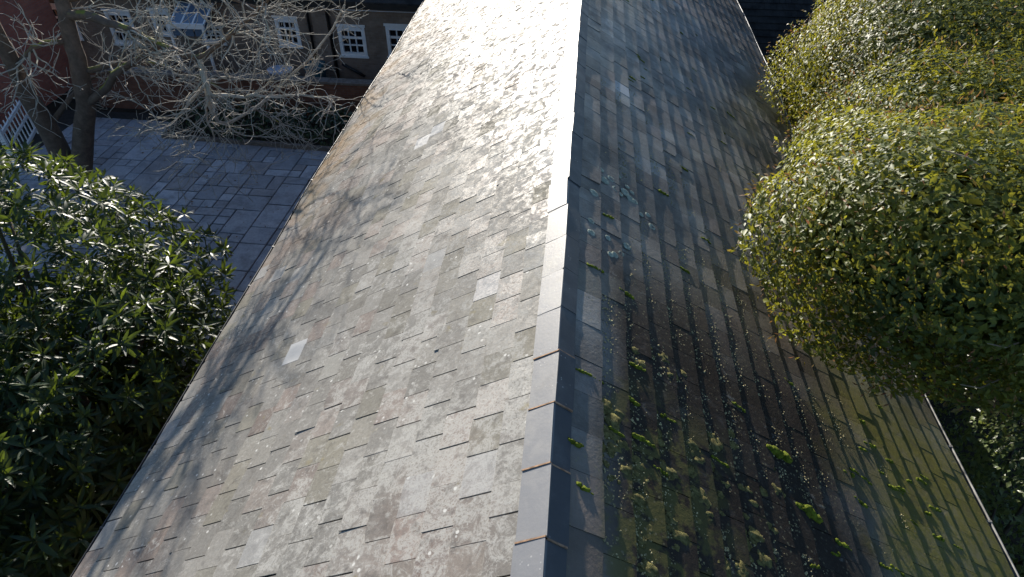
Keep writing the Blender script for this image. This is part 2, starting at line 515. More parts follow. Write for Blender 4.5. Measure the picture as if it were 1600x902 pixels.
# ridge tiles: 45 cm angle ridges bedded end to end
RL = 0.4504
yj = 1.80 - RL * 4
ri = 0
FL, FR = 0.168, 0.116
while yj < Y1 - 0.1:
    ya, yb = yj + 0.004, yj + RL - 0.004
    jx, jz, jr = random.gauss(0, 0.003), random.gauss(0, 0.0018), random.gauss(0, 0.006)
    t = 0.015
    prof = []
    def cs(y):
        dxl, dzl = wob(y, 0, -1)
        a = 0.022
        P = []
        for side, s, h in ((-1, FL, 0.026), (-1, FL, 0.026 + t), (-1, -0.0235, 0.028 + t), (0, 0, 0), (1, -0.0235, 0.028 + t), (1, FR, 0.020 + t), (1, FR, 0.020)):
            if side == 0:
                p = roof_p(-1, -0.0262, y, 0.0285 + t); p.x = wob(y, 0, -1)[0]
            else:
                p = roof_p(side, s, y, h)
            P.append(p + Vector((jx + jr * (y - ya), 0, jz)))
        return P
    A, B = cs(ya), cs(yb)
    c = sum(A + B, Vector()) / (2 * len(A))
    n = len(A)
    V = [p - c for p in A + B]
    Fs = [(i, i + 1, n + i + 1, n + i) for i in range(n - 1)] + [tuple(range(n - 1, -1, -1)), tuple(range(n, 2 * n))]
    worn = random.uniform(0.5, 1.0) if yj > 3.8 else random.uniform(0.0, 0.25)
    if 3.2 < yj <= 3.8: worn = 0.6
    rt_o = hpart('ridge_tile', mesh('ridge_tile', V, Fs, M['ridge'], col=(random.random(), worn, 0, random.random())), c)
    # mortar bed between this tile and the next one
    def ms(y, d):
        return [roof_p(-1, FL - 0.004, y, 0.030 + t + d), roof_p(-1, -0.022, y, 0.030 + t + d), roof_p(-1, -0.0265, y, 0.031 + t + d),
                roof_p(1, -0.022, y, 0.030 + t + d), roof_p(1, FR - 0.004, y, 0.0245 + t + d)]
    wide = 0.0048 if yj < 3.0 else 0.004
    d = 0.0015 if yj < 3.0 else -0.003
    A, B = ms(yb + 0.004 - wide, d), ms(yb + 0.004 + wide, d)
    A2, B2 = ms(yb + 0.004 - wide, -0.02), ms(yb + 0.004 + wide, -0.02)
    V = A + B + A2 + B2
    Fs = []
    for i in range(4):
        Fs += [(i, i + 1, 6 + i, 5 + i), (10 + i, 11 + i, i + 1, i), (5 + i, 6 + i, 16 + i, 15 + i)]
    hpart('mortar_joint', mesh('mortar_joint', [p - c for p in V], Fs, M['mortar'] if yj < 3.0 else M['ridge'], col=(0.1, 0.6, 0, 0)), c)
    yj += RL

# gutters along both eaves
for side in (-1, 1):
    gv, gf = [], []
    seg = 60; kk = 7
    R = 0.052
    GO = 0.085 if side > 0 else 0.055
    for i in range(seg + 1):
        y = Y0 + (Y1 - Y0) * i / seg
        e = roof_p(side, SL + 0.065, y, -0.075)
        for shell in (0, 1):
            for j in range(kk + 1):
                a = math.pi * j / kk
                rr = R - 0.005 * shell
                gv.append((e.x + side * (GO - math.cos(a) * rr), y, e.z + 0.03 - math.sin(a) * rr * 1.0))
    st = 2 * (kk + 1)
    for i in range(seg):
        for j in range(kk):
            a = i * st + j
            gf.append((a, a + 1, a + st + 1, a + st))
            b = a + kk + 1
            gf.append((b, b + st, b + st + 1, b + 1))
        for j in (0, kk):
            a = i * st + j; b = a + kk + 1
            gf.append((a, a + st, b + st, b))
    hpart('gutter', mesh('gutter', gv, gf, M['gutter'] if side < 0 else M['gutter_grey'], smooth=False))
    # rolled front bead and brackets
    pts = []
    for i in range(seg + 1):
        y = Y0 + (Y1 - Y0) * i / seg
        e = roof_p(side, SL + 0.065, y, -0.075)
        pts.append((e.x + side * (GO + R + 0.006), y, e.z + 0.032))
    b = MB(); b.tube(pts, 0.011 if side > 0 else 0.008, 6)
    hpart('gutter_bead', mesh('gutter_bead', b.v, b.f, M['gutter_grey'] if side > 0 else M['gutter'], smooth=True))
    for yk in np.arange(1.2, 20.5, 0.92):
        e = roof_p(side, SL + 0.065, yk, -0.075)
        b = MB(); b.bar((e.x + side * (GO + R + 0.014), yk, e.z + 0.040), (e.x - side * 0.045, yk, e.z + 0.034), 0.022, 0.012)
        hpart('gutter_bracket', mesh('gutter_bracket', b.v, b.f, M['gutter_grey'] if side > 0 else M['gutter']))

# moss, lichen and litter that grow on the roof
def blob(rx, ry, rz, seed, n=2, bumpy=0.35):
    bm = bmesh.new(); bmesh.ops.create_icosphere(bm, subdivisions=n, radius=1.0)
    V = []
    for v in bm.verts:
        k = 1 + bumpy * mnoise.noise(v.co * 1.7 + Vector((seed * 3.1, seed, 0))) + 0.30 * mnoise.noise(v.co * 6 + Vector((0, seed, seed * 2)))
        V.append((v.co.x * rx * k, v.co.y * ry * k, max(-0.15, v.co.z) * rz * k))
    Fs = [tuple(q.index for q in f.verts) for f in bm.faces]
    bm.free()
    return V, Fs
def basis(side):
    # local x = down the slope, y = along the ridge, z = outward
    return Matrix(((side * CT, 0, side * ST), (0, 1, 0), (-ST, 0, CT)))
tuft_pts = [(0.25, 3.08), (0.68, 3.41), (0.62, 3.06), (0.66, 2.77), (0.71, 2.76), (0.46, 2.72), (0.23, 2.2), (0.15, 2.48), (0.82, 2.59), (2.09, 3.31), (2.25, 2.88), (2.57, 2.74), (2.97, 3.26), (2.94, 3.52), (3.17, 3.55), (3.43, 4.05), (3.43, 3.76), (3.58, 3.64), (3.65, 3.68), (4.09, 3.95), (3.86, 3.85), (3.96, 3.56), (3.96, 3.33), (3.43, 4.34), (3.89, 4.77), (3.3, 3.93), (4.23, 3.34), (2.44, 2.63), (2.18, 2.44), (2.48, 4.3), (3.03, 3.59), (3.66, 3.35), (1.39, 2.93), (0.93, 3.07), (1.71, 3.59), (3.66, 3.98), (4.19, 4.04), (4.12, 3.67), (3.03, 2.74), (3.15, 2.76),
            (0.45, 5.2), (0.62, 4.2), (1.2, 6.3), (1.6, 7.2), (1.9, 8.4), (1.1, 9.2), (0.9, 8.9), (2.2, 9.6), (1.5, 10.4), (2.6, 10.1), (0.3, 4.3), (1.35, 5.1), (1.75, 5.9)]
tuft_pts += [(random.uniform(0.8, 3.2), random.uniform(8.5, 14)) for _ in range(26)]
for i, (s, y) in enumerate(tuft_pts):
    big = random.uniform(0.035, 0.085)
    if i in (0, 9, 10): big = 0.11
    if y > 6: big *= 0.7
    V, Fs = [], []
    wd = random.uniform(0.010, 0.018) if i not in (9, 10) else 0.034
    u = -big
    while u < big:
        q = random.uniform(0.6, 1.25) * wd
        v_, f_ = blob(q * random.uniform(1.1, 1.9), q, q * random.uniform(0.7, 1.1), i * 7 + len(V), 2, 0.6)
        n0 = len(V); oy_ = random.gauss(0, 0.005)
        V += [(a + u, b + oy_, c) for a, b, c in v_]; Fs += [tuple(k + n0 for k in f) for f in f_]
        u += q * random.uniform(0.9, 2.2)
    B = basis(1); rz = Matrix.Rotation(random.gauss(0, 0.12), 3, 'Z')
    hpart('moss_tuft', mesh('moss_tuft', [B @ rz @ Vector(v) for v in V], Fs, M['moss_bright'], smooth=True), roof_p(1, s, y, 0.026))
cush_pts = [(0.73, 3.47), (0.96, 3.67), (1.01, 3.53), (0.45, 2.8), (0.47, 2.68), (0.37, 2.89), (0.6, 2.59), (0.67, 2.55), (0.72, 2.46), (0.79, 2.42), (0.8, 2.18), (0.9, 2.27), (0.95, 2.18), (0.72, 2.15), (1.2, 2.53), (1.36, 3.11), (1.38, 3.07), (1.42, 2.76), (1.47, 2.45), (1.51, 2.37), (1.27, 2.11), (1.62, 2.46), (1.95, 2.94), (1.94, 3.13), (1.23, 2.86), (1.09, 2.72), (1.66, 2.3), (1.21, 2.22), (0.68, 1.89), (1.14, 2.95), (0.76, 2.3), (1.64, 2.81), (0.92, 2.62), (1.16, 2.58), (0.54, 2.47), (0.49, 2.36), (0.32, 2.56), (0.42, 2.56), (0.52, 2.65), (1.55, 3.15), (0.8, 2.89), (1.1, 2.58), (1.22, 2.44), (0.97, 2.43), (0.9, 2.1), (1.0, 2.05), (1.45, 2.15), (1.7, 2.1), (1.75, 2.6), (0.62, 2.3)]
cush_pts += [(a + random.gauss(0, .07), b + random.gauss(0, .07)) for a, b in cush_pts for _ in range(3)]
for i, (s, y) in enumerate(cush_pts):
    r = random.uniform(0.030, 0.062) if i < 50 else random.uniform(0.014, 0.040)
    V, Fs = blob(r * random.uniform(1.0, 1.7), r * random.uniform(0.8, 1.3), r * 0.24, i + 50, 3 if i < 50 else 2, 0.55)
    B = basis(1)
    hpart('moss_cushion', mesh('moss_cushion', [B @ Vector(v) for v in V], Fs, M['moss_olive'], smooth=True), roof_p(1, s, y, 0.022))
for i, (s, y) in enumerate([(0.54, 5.77), (0.6, 5.73), (0.66, 5.82), (0.73, 5.76), (0.78, 5.76), (0.69, 5.95), (0.75, 5.9), (0.94, 5.67), (0.25, 4.77), (0.27, 5.45), (0.45, 4.62), (0.5, 4.65), (0.57, 4.73), (0.24, 4.95), (0.64, 4.9), (0.43, 4.85), (0.48, 5.9), (0.4, 5.8), (0.35, 5.95), (0.58, 6.05), (0.85, 5.6), (0.98, 5.5)]):
    r = random.uniform(0.028, 0.06)
    V, Fs, n = [], [], 18
    for ring, (q, h) in enumerate(((0.0, 0.001), (0.45, 0.002), (0.8, 0.006), (1.0, 0.0))):
        for j in range(n):
            a = 2 * math.pi * j / n
            k = 1 + 0.22 * mnoise.noise(Vector((math.cos(a) * 1.5 + i * 4, math.sin(a) * 1.5, i)))
            V.append((math.cos(a) * r * q * k, math.sin(a) * r * q * k, h + 0.002 * random.random()))
    for ring in range(3):
        for j in range(n):
            a, b = ring * n + j, ring * n + (j + 1) % n
            Fs.append((a, a + n, b + n, b))
    B = basis(1)
    hpart('lichen_rosette', mesh('lichen_rosette', [B @ Vector(v) for v in V], Fs, M['lichen'], smooth=True), roof_p(1, s, y, 0.0285))
# small crumbs of lichen scattered over the mossy slope: uncountable
cv, cf = [], []
oct_f = [(0, 2, 4), (2, 1, 4), (1, 3, 4), (3, 0, 4)]
B = basis(1)
n_c = 0
while n_c < 13000:
    s, y = random.uniform(0.35, 3.6), 1.5 + random.random() ** 1.6 * 7.0
    d = mnoise.noise(Vector((s * 1.3, y * 1.3, 4.0))) + 0.35 * mnoise.noise(Vector((s * 5, y * 5, 1.0)))
    lim = 0.05 + 0.10 * max(0, y - 3.5) / 2 + (0.25 if s > 2.9 else 0) + (0.25 if s < 0.55 else 0)
    if d < lim - 0.22: continue
    r = 0.004 + 0.0085 * random.random() ** 2
    a0 = random.random() * 6.3
    p = roof_p(1, s, y, 0.0255)
    n0 = len(cv)
    for q in range(4):
        a = a0 + (0, math.pi, math.pi / 2, 1.5 * math.pi)[q]
        rr = r * random.uniform(0.6, 1.3)
        cv.append(p + B @ Vector((math.cos(a) * rr, math.sin(a) * rr, -0.001)))
    cv.append(p + B @ Vector((0, 0, r * 0.7)))
    cf += [tuple(n0 + i for i in f) for f in oct_f]
    n_c += 1
hpart('lichen_crumbs', mesh('lichen_crumbs', cv, cf, M['crumb']), kind='stuff')
# dead leaves caught at the eaves
lv, lf = [], []
for side, cnt in ((1, 520), (-1, 300)):
    for i in range(cnt):
        y = random.choice((random.gauss(5.2, 0.4), random.gauss(3.5, 0.5), random.uniform(2, 19)))
        s = SL + (0.02 + abs(random.gauss(0, 0.025)) if side > 0 else random.uniform(0.06, 0.10))
        p = roof_p(side, s, y, random.uniform(-0.06, 0.02) if side > 0 else -0.055)
        r = random.uniform(0.012, 0.03)
        n0 = len(lv)
        R = Matrix.Rotation(random.random() * 6.3, 3, 'Z') @ Matrix.Rotation(random.gauss(0, 0.6), 3, 'X')
        for v in ((-r, 0, 0), (0, -r * .5, r * .25), (r, 0, 0), (0, r * .5, r * .25)):
            lv.append(p + R @ Vector(v))
        lf += [(n0, n0 + 1, n0 + 2), (n0, n0 + 2, n0 + 3)]
hpart('gutter_litter', mesh('gutter_litter', lv, lf, M['litter']), kind='stuff')

# ------------------------------------------------------------------ courtyard paving
pm = NT('yorkstone')
ptone, pwarm, _p, prnd = pm.attr()
pc = pm.mix(ptone, (0.27, 0.28, 0.31), (0.47, 0.48, 0.52))
pc = pm.mix(pm.ramp(pwarm, 0.6, 1.0, 0, 0.6), pc, (0.24, 0.20, 0.185))
pc = pm.mix(pm.ramp(pm.noise(2.2, 6, 0.7), 0.40, 0.70, 0, 0.65), pc, (0.15, 0.145, 0.15))
pc = pm.mix(pm.ramp(pm.noise(20, 5, 0.7), 0.35, 0.75, 0, 0.4), pc, (0.12, 0.115, 0.11))
pm.set(pc, pm.ramp(pm.noise(3, 4), 0.3, 0.7, 0.42, 0.7), 0.5); pm.bump(pm.noise(18, 6, 0.7), 0.35, 0.012)
joint = simple('paving_joint', (0.035, 0.032, 0.028), 0.95)
U = 0.35
NX, NY = 34, 29
ox, oy, prz = -16.2, 8.7, math.radians(-1.5)
pave = link('courtyard', mesh('courtyard', [(-17.0, 7.6, 0.004), (-4.2, 7.6, 0.004), (-4.2, 19.3, 0.004), (-17.0, 19.3, 0.004)], [(0, 1, 2, 3)], joint))
tag(pave, kind='structure')
occ = np.zeros((NX, NY), bool)
stones = []
sizes = [(3, 2), (2, 3), (2, 2), (2, 2), (2, 1), (1, 2), (2, 1), (1, 2), (3, 1), (1, 1), (1, 1), (2, 3)]
for j in range(NY):
    for i in range(NX):
        if occ[i, j]: continue
        random.shuffle(sizes)
        for (a, b) in sizes + [(1, 1)]:
            if i + a <= NX and j + b <= NY and not occ[i:i + a, j:j + b].any():
                occ[i:i + a, j:j + b] = True
                stones.append((i, j, a, b)); break
recs = []
for (i, j, a, b) in stones:
    g = 0.014
    hx, hy = a * U / 2 - g, b * U / 2 - g
    cx_, cy_ = (i + a / 2) * U, (j + b / 2) * U
    X = ox + cx_ * math.cos(prz) - cy_ * math.sin(prz); Yy = oy + cx_ * math.sin(prz) + cy_ * math.cos(prz)
    if X > -4.7 or Yy > 18.7: continue
    z1 = 0.030 + random.uniform(-0.004, 0.004)
    tx, ty = random.gauss(0, 0.004), random.gauss(0, 0.004)
    V = []
    for ring, (ins, zz) in enumerate(((0.0, 0.005), (0.0, z1 - 0.008), (0.012, z1))):
        for sx, sy in ((-1, -1), (1, -1), (1, 1), (-1, 1)):
            jx, jy = random.gauss(0, 0.003), random.gauss(0, 0.003)
            lx, ly = sx * (hx - ins) + jx, sy * (hy - ins) + jy
            zq = zz + (lx * tx + ly * ty if ring else 0)
            V.append(Matrix.Rotation(prz, 3, 'Z') @ Vector((lx, ly, zq)))
    Fs = []
    for ring in range(2):
        for q in range(4):
            a_, b_ = ring * 4 + q, ring * 4 + (q + 1) % 4
            Fs.append((a_, b_, b_ + 4, a_ + 4))
    Fs.append((8, 9, 10, 11))
    pp = project((X, Yy, 0.03))
    hidden = (pp is None or pp[0] < 90 or pp[1] < 120 or (pp[0] < 250 and pp[1] > 330) or pp[1] > 480 or pp[0] > 560)
    recs.append((0 if hidden else a * b / pp[2] ** 2, (X, Yy, 0.0), V, Fs, (random.random(), random.random(), 0, random.random())))
recs.sort(key=lambda r: -r[0])
vis = [r for r in recs if r[0] > 0][:300]
rest = [r for r in recs if r[0] == 0] + [r for r in recs if r[0] > 0][300:]
for a, loc, V, Fs, colr in vis:
    link('paving_stone', mesh('paving_stone', V, Fs, pm.m, col=colr), pave, loc)
bv, bf, bc = [], [], []
for a, loc, V, Fs, colr in rest:
    n0 = len(bv); L = Vector(loc)
    bv += [v + L for v in V]; bc += [colr] * len(V); bf += [tuple(i + n0 for i in f) for f in Fs]
o = link('paving_rest', mesh('paving_rest', bv, bf, pm.m, col=bc), pave); o['kind'] = 'stuff'

fv, ff = [], []
for i in range(260):
    p = Vector((random.uniform(-15.5, -5.2), random.uniform(10.5, 18.4), 0.045)); r = random.uniform(0.02, 0.05)
    Rm = Matrix.Rotation(random.random() * 6.3, 3, 'Z') @ Matrix.Rotation(random.gauss(0, 0.35), 3, 'X'); n0 = len(fv)
    fv += [p + Rm @ Vector(v) for v in ((-r, 0, 0), (0, -r * .45, r * .2), (r, 0, 0), (0, r * .45, r * .2))]
    ff += [(n0, n0 + 1, n0 + 2), (n0, n0 + 2, n0 + 3)]
tag(link('fallen_leaves', mesh('fallen_leaves', fv, ff, M['litter'])), 'brown fallen leaves scattered over the courtyard paving', 'leaves', kind='stuff')

# ------------------------------------------------------------------ leaves
def leaf_template(width, droop, fold, n=3):
    """leaf along +Y, length 1; rows of (left, mid, right)"""
    V, A = [(0, 0, 0)], [0.0]
    for i in range(1, n):
        t = i / n
        w = width * math.sin(math.pi * t ** 0.85) ** 0.8 / 2
        z = -droop * t * t
        V += [(-w, t, z + fold * w), (0, t, z), (w, t, z + fold * w)]; A += [1.0, 0.0, 1.0]
    V.append((0, 1, -droop)); A.append(0.6)
    Fs = [(0, 2, 1), (0, 3, 2)]
    for i in range(n - 2):
        a = 1 + 3 * i
        Fs += [(a, a + 1, a + 4), (a, a + 4, a + 3), (a + 1, a + 2, a + 5), (a + 1, a + 5, a + 4)]
    a, e = 1 + 3 * (n - 2), len(V) - 1
    Fs += [(a, a + 1, e), (a + 1, a + 2, e)]
    return np.array(V, float), np.array(Fs, int), np.array(A, float)

def norm(a): return a / np.maximum(1e-9, np.linalg.norm(a, axis=-1, keepdims=True))
def frames(axis, up):
    """rotation matrices with column 1 = axis, column 2 ~ up"""
    yv = norm(axis); xv = norm(np.cross(yv, up)); zv = np.cross(xv, yv)
    return np.stack([xv, yv, zv], axis=-1)
def scatter(tmpl, pos, R, size, tone, young=None):
    V, Fs, A = tmpl
    P = np.einsum('mij,nj->mni', R, V) * size[:, None, None] + pos[:, None, :]
    nv = len(V)
    FF = (Fs[None] + (np.arange(len(pos)) * nv)[:, None, None]).reshape(-1, 3)
    c = np.ones((len(pos), nv, 4), np.float32)
    c[..., 0] = tone[:, None]; c[..., 1] = A[None]; c[..., 2] = 0 if young is None else young[:, None]
    return P.reshape(-1, 3), FF, c.reshape(-1, 4)
def merge(parts):
    Vs, Fs, Cs, n = [], [], [], 0
    for v, f_, c in parts:
        Vs.append(v); Fs.append(f_ + n); Cs.append(c); n += len(v)
    return np.concatenate(Vs), np.concatenate(Fs), np.concatenate(Cs)

def lump(d, seed, amp):
    """radius factor of a lumpy crown in direction d (n,3)"""
    r = np.ones(len(d))
    rs = np.random.default_rng(seed)
    for k, (fq, am) in enumerate(((2.2, 0.5), (4.5, 0.3), (9.0, 0.2))):
        for q in range(4):
            w = rs.normal(size=3) * fq; ph = rs.random() * 6.28
            r += amp * am * 0.6 * np.sin(d @ w + ph)
    return r

def above_roof(P, N):
    lim = RIDGE_Z - np.abs(P[:, 0]) * math.tan(TH) + 0.06
    ok = (np.abs(P[:, 0]) > 4.4) | (P[:, 2] > lim)
    return P[ok], N[ok]

def crown_points(lobes, n, depth=0.28, amp=0.10, zmin=0.3):
    """points in the outer shell of the union of ellipsoids, with outward normals"""
    areas = np.array([(l[1][0] * l[1][1] + l[1][1] * l[1][2] + l[1][0] * l[1][2]) for l in lobes]); areas /= areas.sum()
    P, N = [], []
    for i, (c, r, *w) in enumerate(lobes):
        m = int(n * areas[i] * (w[0] if w else 1.0))
        d = norm(RNG.normal(size=(m, 3)))
        c = np.array(c); r = np.array(r)
        q = lump(d, 11 + i, amp) * (1 - depth * RNG.random(m) ** 1.8)
        p = c + d * r * q[:, None]
        nn = norm(d / r)
        keep = p[:, 2] > zmin
        for j, (c2, r2, *_) in enumerate(lobes):
            if j != i:
                keep &= (np.linalg.norm((p - np.array(c2)) / np.array(r2), axis=1) > 1 - depth * 1.1)
        P.append(p[keep]); N.append(nn[keep])
    return above_roof(np.concatenate(P), np.concatenate(N))

# --- evergreen tree on the right, overhanging the roof
M['leaf_ever'] = leaf_mat('evergreen_leaf', (0.028, 0.056, 0.018), (0.160, 0.172, 0.028), 0.50, 0.28, (0.52, 0.50, 0.042), rim=(0.17, 0.20, 0.05), red=(0.27, 0.11, 0.055), spec=0.28)
M['bark_dark'] = bark_mat('bark_dark', (0.12, 0.10, 0.08), 0.5)
ever = empty('evergreen_tree', (6.4, 9.0, 0))
tag(ever, 'tall dense evergreen tree overhanging the right side of the slate roof', 'tree')
def sub(name, me, parent, kind=None):
    o = bpy.data.objects.new(name, me); COL.objects.link(o); o.parent = parent
    o.matrix_parent_inverse = Matrix.Translation(-Vector(parent.location))
    if kind: o['kind'] = kind
    return o
lobesE = [((3.76, 5.32, 6.26), (1.80, 1.53, 1.20), 1.8), ((5.05, 8.2, 5.45), (1.9, 1.9, 1.5)), ((6.70, 11.7, 4.9), (3.05, 3.7, 2.5)), ((5.7, 6.9, 5.55), (1.9, 1.7, 1.3)), ((7.9, 8.4, 4.8), (2.4, 2.5, 2.0)), ((7.4, 14.8, 4.0), (2.4, 2.6, 2.2), 0.6)]
Pc, Nc = crown_points(lobesE, 70000, 0.15, 0.17, 1.2)
Pc = Pc - Nc * RNG.uniform(0.45, 0.8, (len(Pc), 1))  # inner layer of dark leaves, added to block sun through the crown
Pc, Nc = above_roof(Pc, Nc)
P, N = crown_points(lobesE, 215000, 0.22, 0.17, 1.2)
m = len(P)
upw = np.array([0, 0, 1.0])
ax = norm(np.cross(N, RNG.normal(size=(m, 3)))) + N * 0.35 + RNG.normal(size=(m, 3)) * 0.25 - upw * 0.25
nrm = norm(N * 0.9 + upw * 0.55 + RNG.normal(size=(m, 3)) * 0.42)
size = RNG.uniform(0.042, 0.068, m) + 0.055 * RNG.random(m) ** 4
clump = np.array([mnoise.noise(Vector(p) * 1.5) for p in P[::1]])
tone = np.clip(RNG.random(m) * 0.7 + 0.15 + clump * 0.6, 0, 1)
v1 = scatter(leaf_template(0.52, 0.16, 0.35, 2), P, frames(ax, nrm), size, tone)
# young reddish shoots standing out of the surface
P2, N2 = crown_points(lobesE, 26000, 0.04, 0.17, 2.0)
P2 = P2 + N2 * RNG.uniform(0.02, 0.12, (len(P2), 1))
cl2 = np.array([mnoise.noise(Vector(p) * 2.3 + Vector((9, 0, 0))) for p in P2])
k2 = cl2 > -0.10
P2, N2 = P2[k2], N2[k2]; m2 = len(P2)
v2 = scatter(leaf_template(0.30, 0.1, 0.4, 2), P2, frames(N2 + RNG.normal(size=(m2, 3)) * 0.7, RNG.normal(size=(m2, 3))), RNG.uniform(0.04, 0.075, m2), RNG.random(m2), RNG.uniform(0.3, 1.0, m2))
Ps, Ns = crown_points(lobesE, 1500, 0.02, 0.17, 2.0)
sp_p, sp_a, sp_n, sp_y = [], [], [], []
for p, nn in zip(Ps, Ns):
    d = norm(nn + upw * 0.5 + RNG.normal(size=3) * 0.35); ln = RNG.uniform(0.10, 0.34)
    for q in range(int(4 + ln * 26)):
        f0 = q / (4 + ln * 26)
        sp_p.append(p + d * ln * f0 + RNG.normal(size=3) * 0.006); sp_a.append(norm(RNG.normal(size=3) + d * 0.9)); sp_n.append(norm(d + upw * 0.6 + RNG.normal(size=3) * 0.4))
        sp_y.append(max(0.0, f0 - 0.55) * 1.8 * (RNG.random() < 0.7))
sp_p, sp_a, sp_n, sp_y = (np.array(q) for q in (sp_p, sp_a, sp_n, sp_y))
v4 = scatter(leaf_template(0.48, 0.16, 0.35, 2), sp_p, frames(sp_a, sp_n), RNG.uniform(0.04, 0.085, len(sp_p)), RNG.uniform(0.3, 1.0, len(sp_p)), sp_y)
mc = len(Pc)
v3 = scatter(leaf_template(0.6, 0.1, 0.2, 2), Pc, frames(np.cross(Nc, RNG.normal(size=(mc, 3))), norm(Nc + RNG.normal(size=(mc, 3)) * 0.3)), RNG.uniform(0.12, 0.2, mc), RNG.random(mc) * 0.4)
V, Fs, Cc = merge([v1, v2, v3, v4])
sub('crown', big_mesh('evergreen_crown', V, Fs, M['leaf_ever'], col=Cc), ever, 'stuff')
tb = MB()
tb.tube([(6.4, 9.0, -0.1), (6.35, 9.05, 1.2), (6.2, 9.0, 2.6), (6.0, 9.1, 4.4)], [0.24, 0.19, 0.16, 0.07], 10)
for e in ((3.8, 5.5, 6.2), (5.0, 7.0, 5.5), (7.6, 7.8, 4.6), (6.9, 11.6, 5.2), (5.2, 9.8, 5.0), (7.3, 13.8, 4.2), (6.0, 6.9, 4.0)):
    a = Vector((6.3, 9.03, random.uniform(1.2, 2.6))); b = Vector(e)
    mid = (a + b) / 2 + Vector((0, 0, 0.35))
    tb.tube([a, mid, b], [0.11, 0.07, 0.025], 7)
sub('trunk', mesh('evergreen_trunk', tb.v, tb.f, M['bark_dark'], True), ever)
# fine twigs among the leaves
tw = MB()
idx = RNG.choice(len(P), 420, replace=False)
for i in idx:
    p = Vector(P[i]); nn = Vector(N[i]); t = nn.cross(Vector(RNG.normal(size=3))).normalized()
    a = p - nn * 0.12; b = p + t * random.uniform(0.15, 0.5) + nn * 0.03
    tw.tube([a, (a + b) / 2 + nn * 0.05, b], [0.007, 0.006, 0.003], 4, False)
M['twig_pale'] = simple('twig_pale', (0.26, 0.20, 0.14), 0.85, 0.3, 8, 0.2)
sub('twigs', mesh('evergreen_twigs', tw.v, tw.f, M['twig_pale']), ever, 'stuff')

# --- paler shrub below it by the right edge
M['leaf_pale'] = leaf_mat('pale_edged_leaf', (0.075, 0.115, 0.045), (0.20, 0.24, 0.10), 0.36, 0.28, (0.36, 0.42, 0.08), rim=(0.40, 0.42, 0.26))
shr = empty('variegated_shrub', (6.3, 5.4, 0))
tag(shr, 'pale green shrub with cream-edged leaves beside the right-hand gutter', 'shrub')
lobesS = [((6.35, 5.1, 2.0), (1.15, 1.4, 2.0)), ((6.9, 6.9, 2.0), (1.3, 1.2, 1.9)), ((6.25, 3.6, 1.7), (1.1, 1.2, 1.7))]
P, N = crown_points(lobesS, 15000, 0.3, 0.2, 0.1)
m = len(P)
ax = norm(np.cross(N, RNG.normal(size=(m, 3)))) + N * 0.4 + RNG.normal(size=(m, 3)) * 0.3
nrm = norm(N * 0.8 + upw * 0.8 + RNG.normal(size=(m, 3)) * 0.45)
V, Fs, Cc = merge([scatter(leaf_template(0.5, 0.15, 0.3, 2), P, frames(ax, nrm), RNG.uniform(0.07, 0.13, m), RNG.random(m))])
sub('foliage', big_mesh('variegated_foliage', V, Fs, M['leaf_pale'], col=Cc), shr, 'stuff')
sb = MB()
for e in ((6.2, 4.6, 2.6), (6.6, 5.9, 2.5), (5.7, 5.3, 2.3), (6.7, 6.8, 2.3), (6.3, 3.7, 2.0)):
    sb.tube([(6.3, 5.4, -0.05), Vector((6.3, 5.4, 0)).lerp(Vector(e), 0.5) + Vector((0, 0, 0.2)), e], [0.05, 0.035, 0.012], 6)
sub('stem', mesh('variegated_stem', sb.v, sb.f, M['bark_dark'], True), shr)

# --- big-leaved evergreen shrub on the left: whorls of long glossy leaves
M['leaf_rho'] = leaf_mat('rhododendron_leaf', (0.014, 0.031, 0.013), (0.046, 0.074, 0.020), 0.46, 0.22, (0.28, 0.38, 0.03), spec=0.32)
rho = empty('rhododendron', (-8.9, 6.8, 0))
tag(rho, 'large dark shrub with whorls of long glossy leaves left of the roof', 'shrub')
def whorl_mesh(seed, k):
    rs = np.random.default_rng(seed)
    n = k
    ang = np.arange(n) * 2.4 + rs.random(n) * 0.5
    el = np.clip(rs.normal(0.25, 0.32, n) + np.linspace(-0.25, 0.55, n), -0.6, 1.35)
    axis = np.stack([np.cos(ang) * np.cos(el), np.sin(ang) * np.cos(el), np.sin(el)], -1)
    up = np.array([0, 0, 1.0]) + rs.normal(size=(n, 3)) * 0.25 - axis * 0.2
    sz = rs.uniform(0.15, 0.30, n)
    pos = axis * 0.015 + np.stack([np.zeros(n), np.zeros(n), np.linspace(-0.05, 0.02, n)], -1)
    tone = np.clip(rs.random(n) * 0.8, 0, 1); tone[rs.random(n) < 0.1] = 1.0
    return scatter(leaf_template(0.23, 0.20, 0.30, 4), pos, frames(axis, up), sz, tone)
WH = [whorl_mesh(100 + i, 9 + i % 5) for i in range(8)]
WHM = [big_mesh('leaf_whorl', v, f_, M['leaf_rho'], smooth=True, col=c) for v, f_, c in WH]
lobesR = [((-9.55, 8.2, 2.05), (3.2, 2.85, 2.5)), ((-7.15, 6.55, 2.0), (1.75, 2.6, 1.6)), ((-8.6, 4.6, 1.9), (3.1, 2.8, 2.3)), ((-7.6, 2.6, 1.4), (2.6, 2.2, 1.9))]
P, N = crown_points(lobesR, 4300, 0.42, 0.16, 0.15)
ok = P[:, 0] < -4.75
P, N = P[ok], N[ok]
pix = [project(p) for p in P]
vis_k = []
for i, (p, q) in enumerate(zip(P, pix)):
    if q and -20 < q[0] < 420 and 220 < q[1] < 920:
        d = np.array([0, 0, CAM_Z]) - p
        if (d @ N[i]) / np.linalg.norm(d) > 0.1:
            vis_k.append((q[2] + RNG.random() * 0.8, i))
vis_k.sort()
step = max(1, len(vis_k) // 300)
solo = set(i for _, i in vis_k[:300])
rest = []
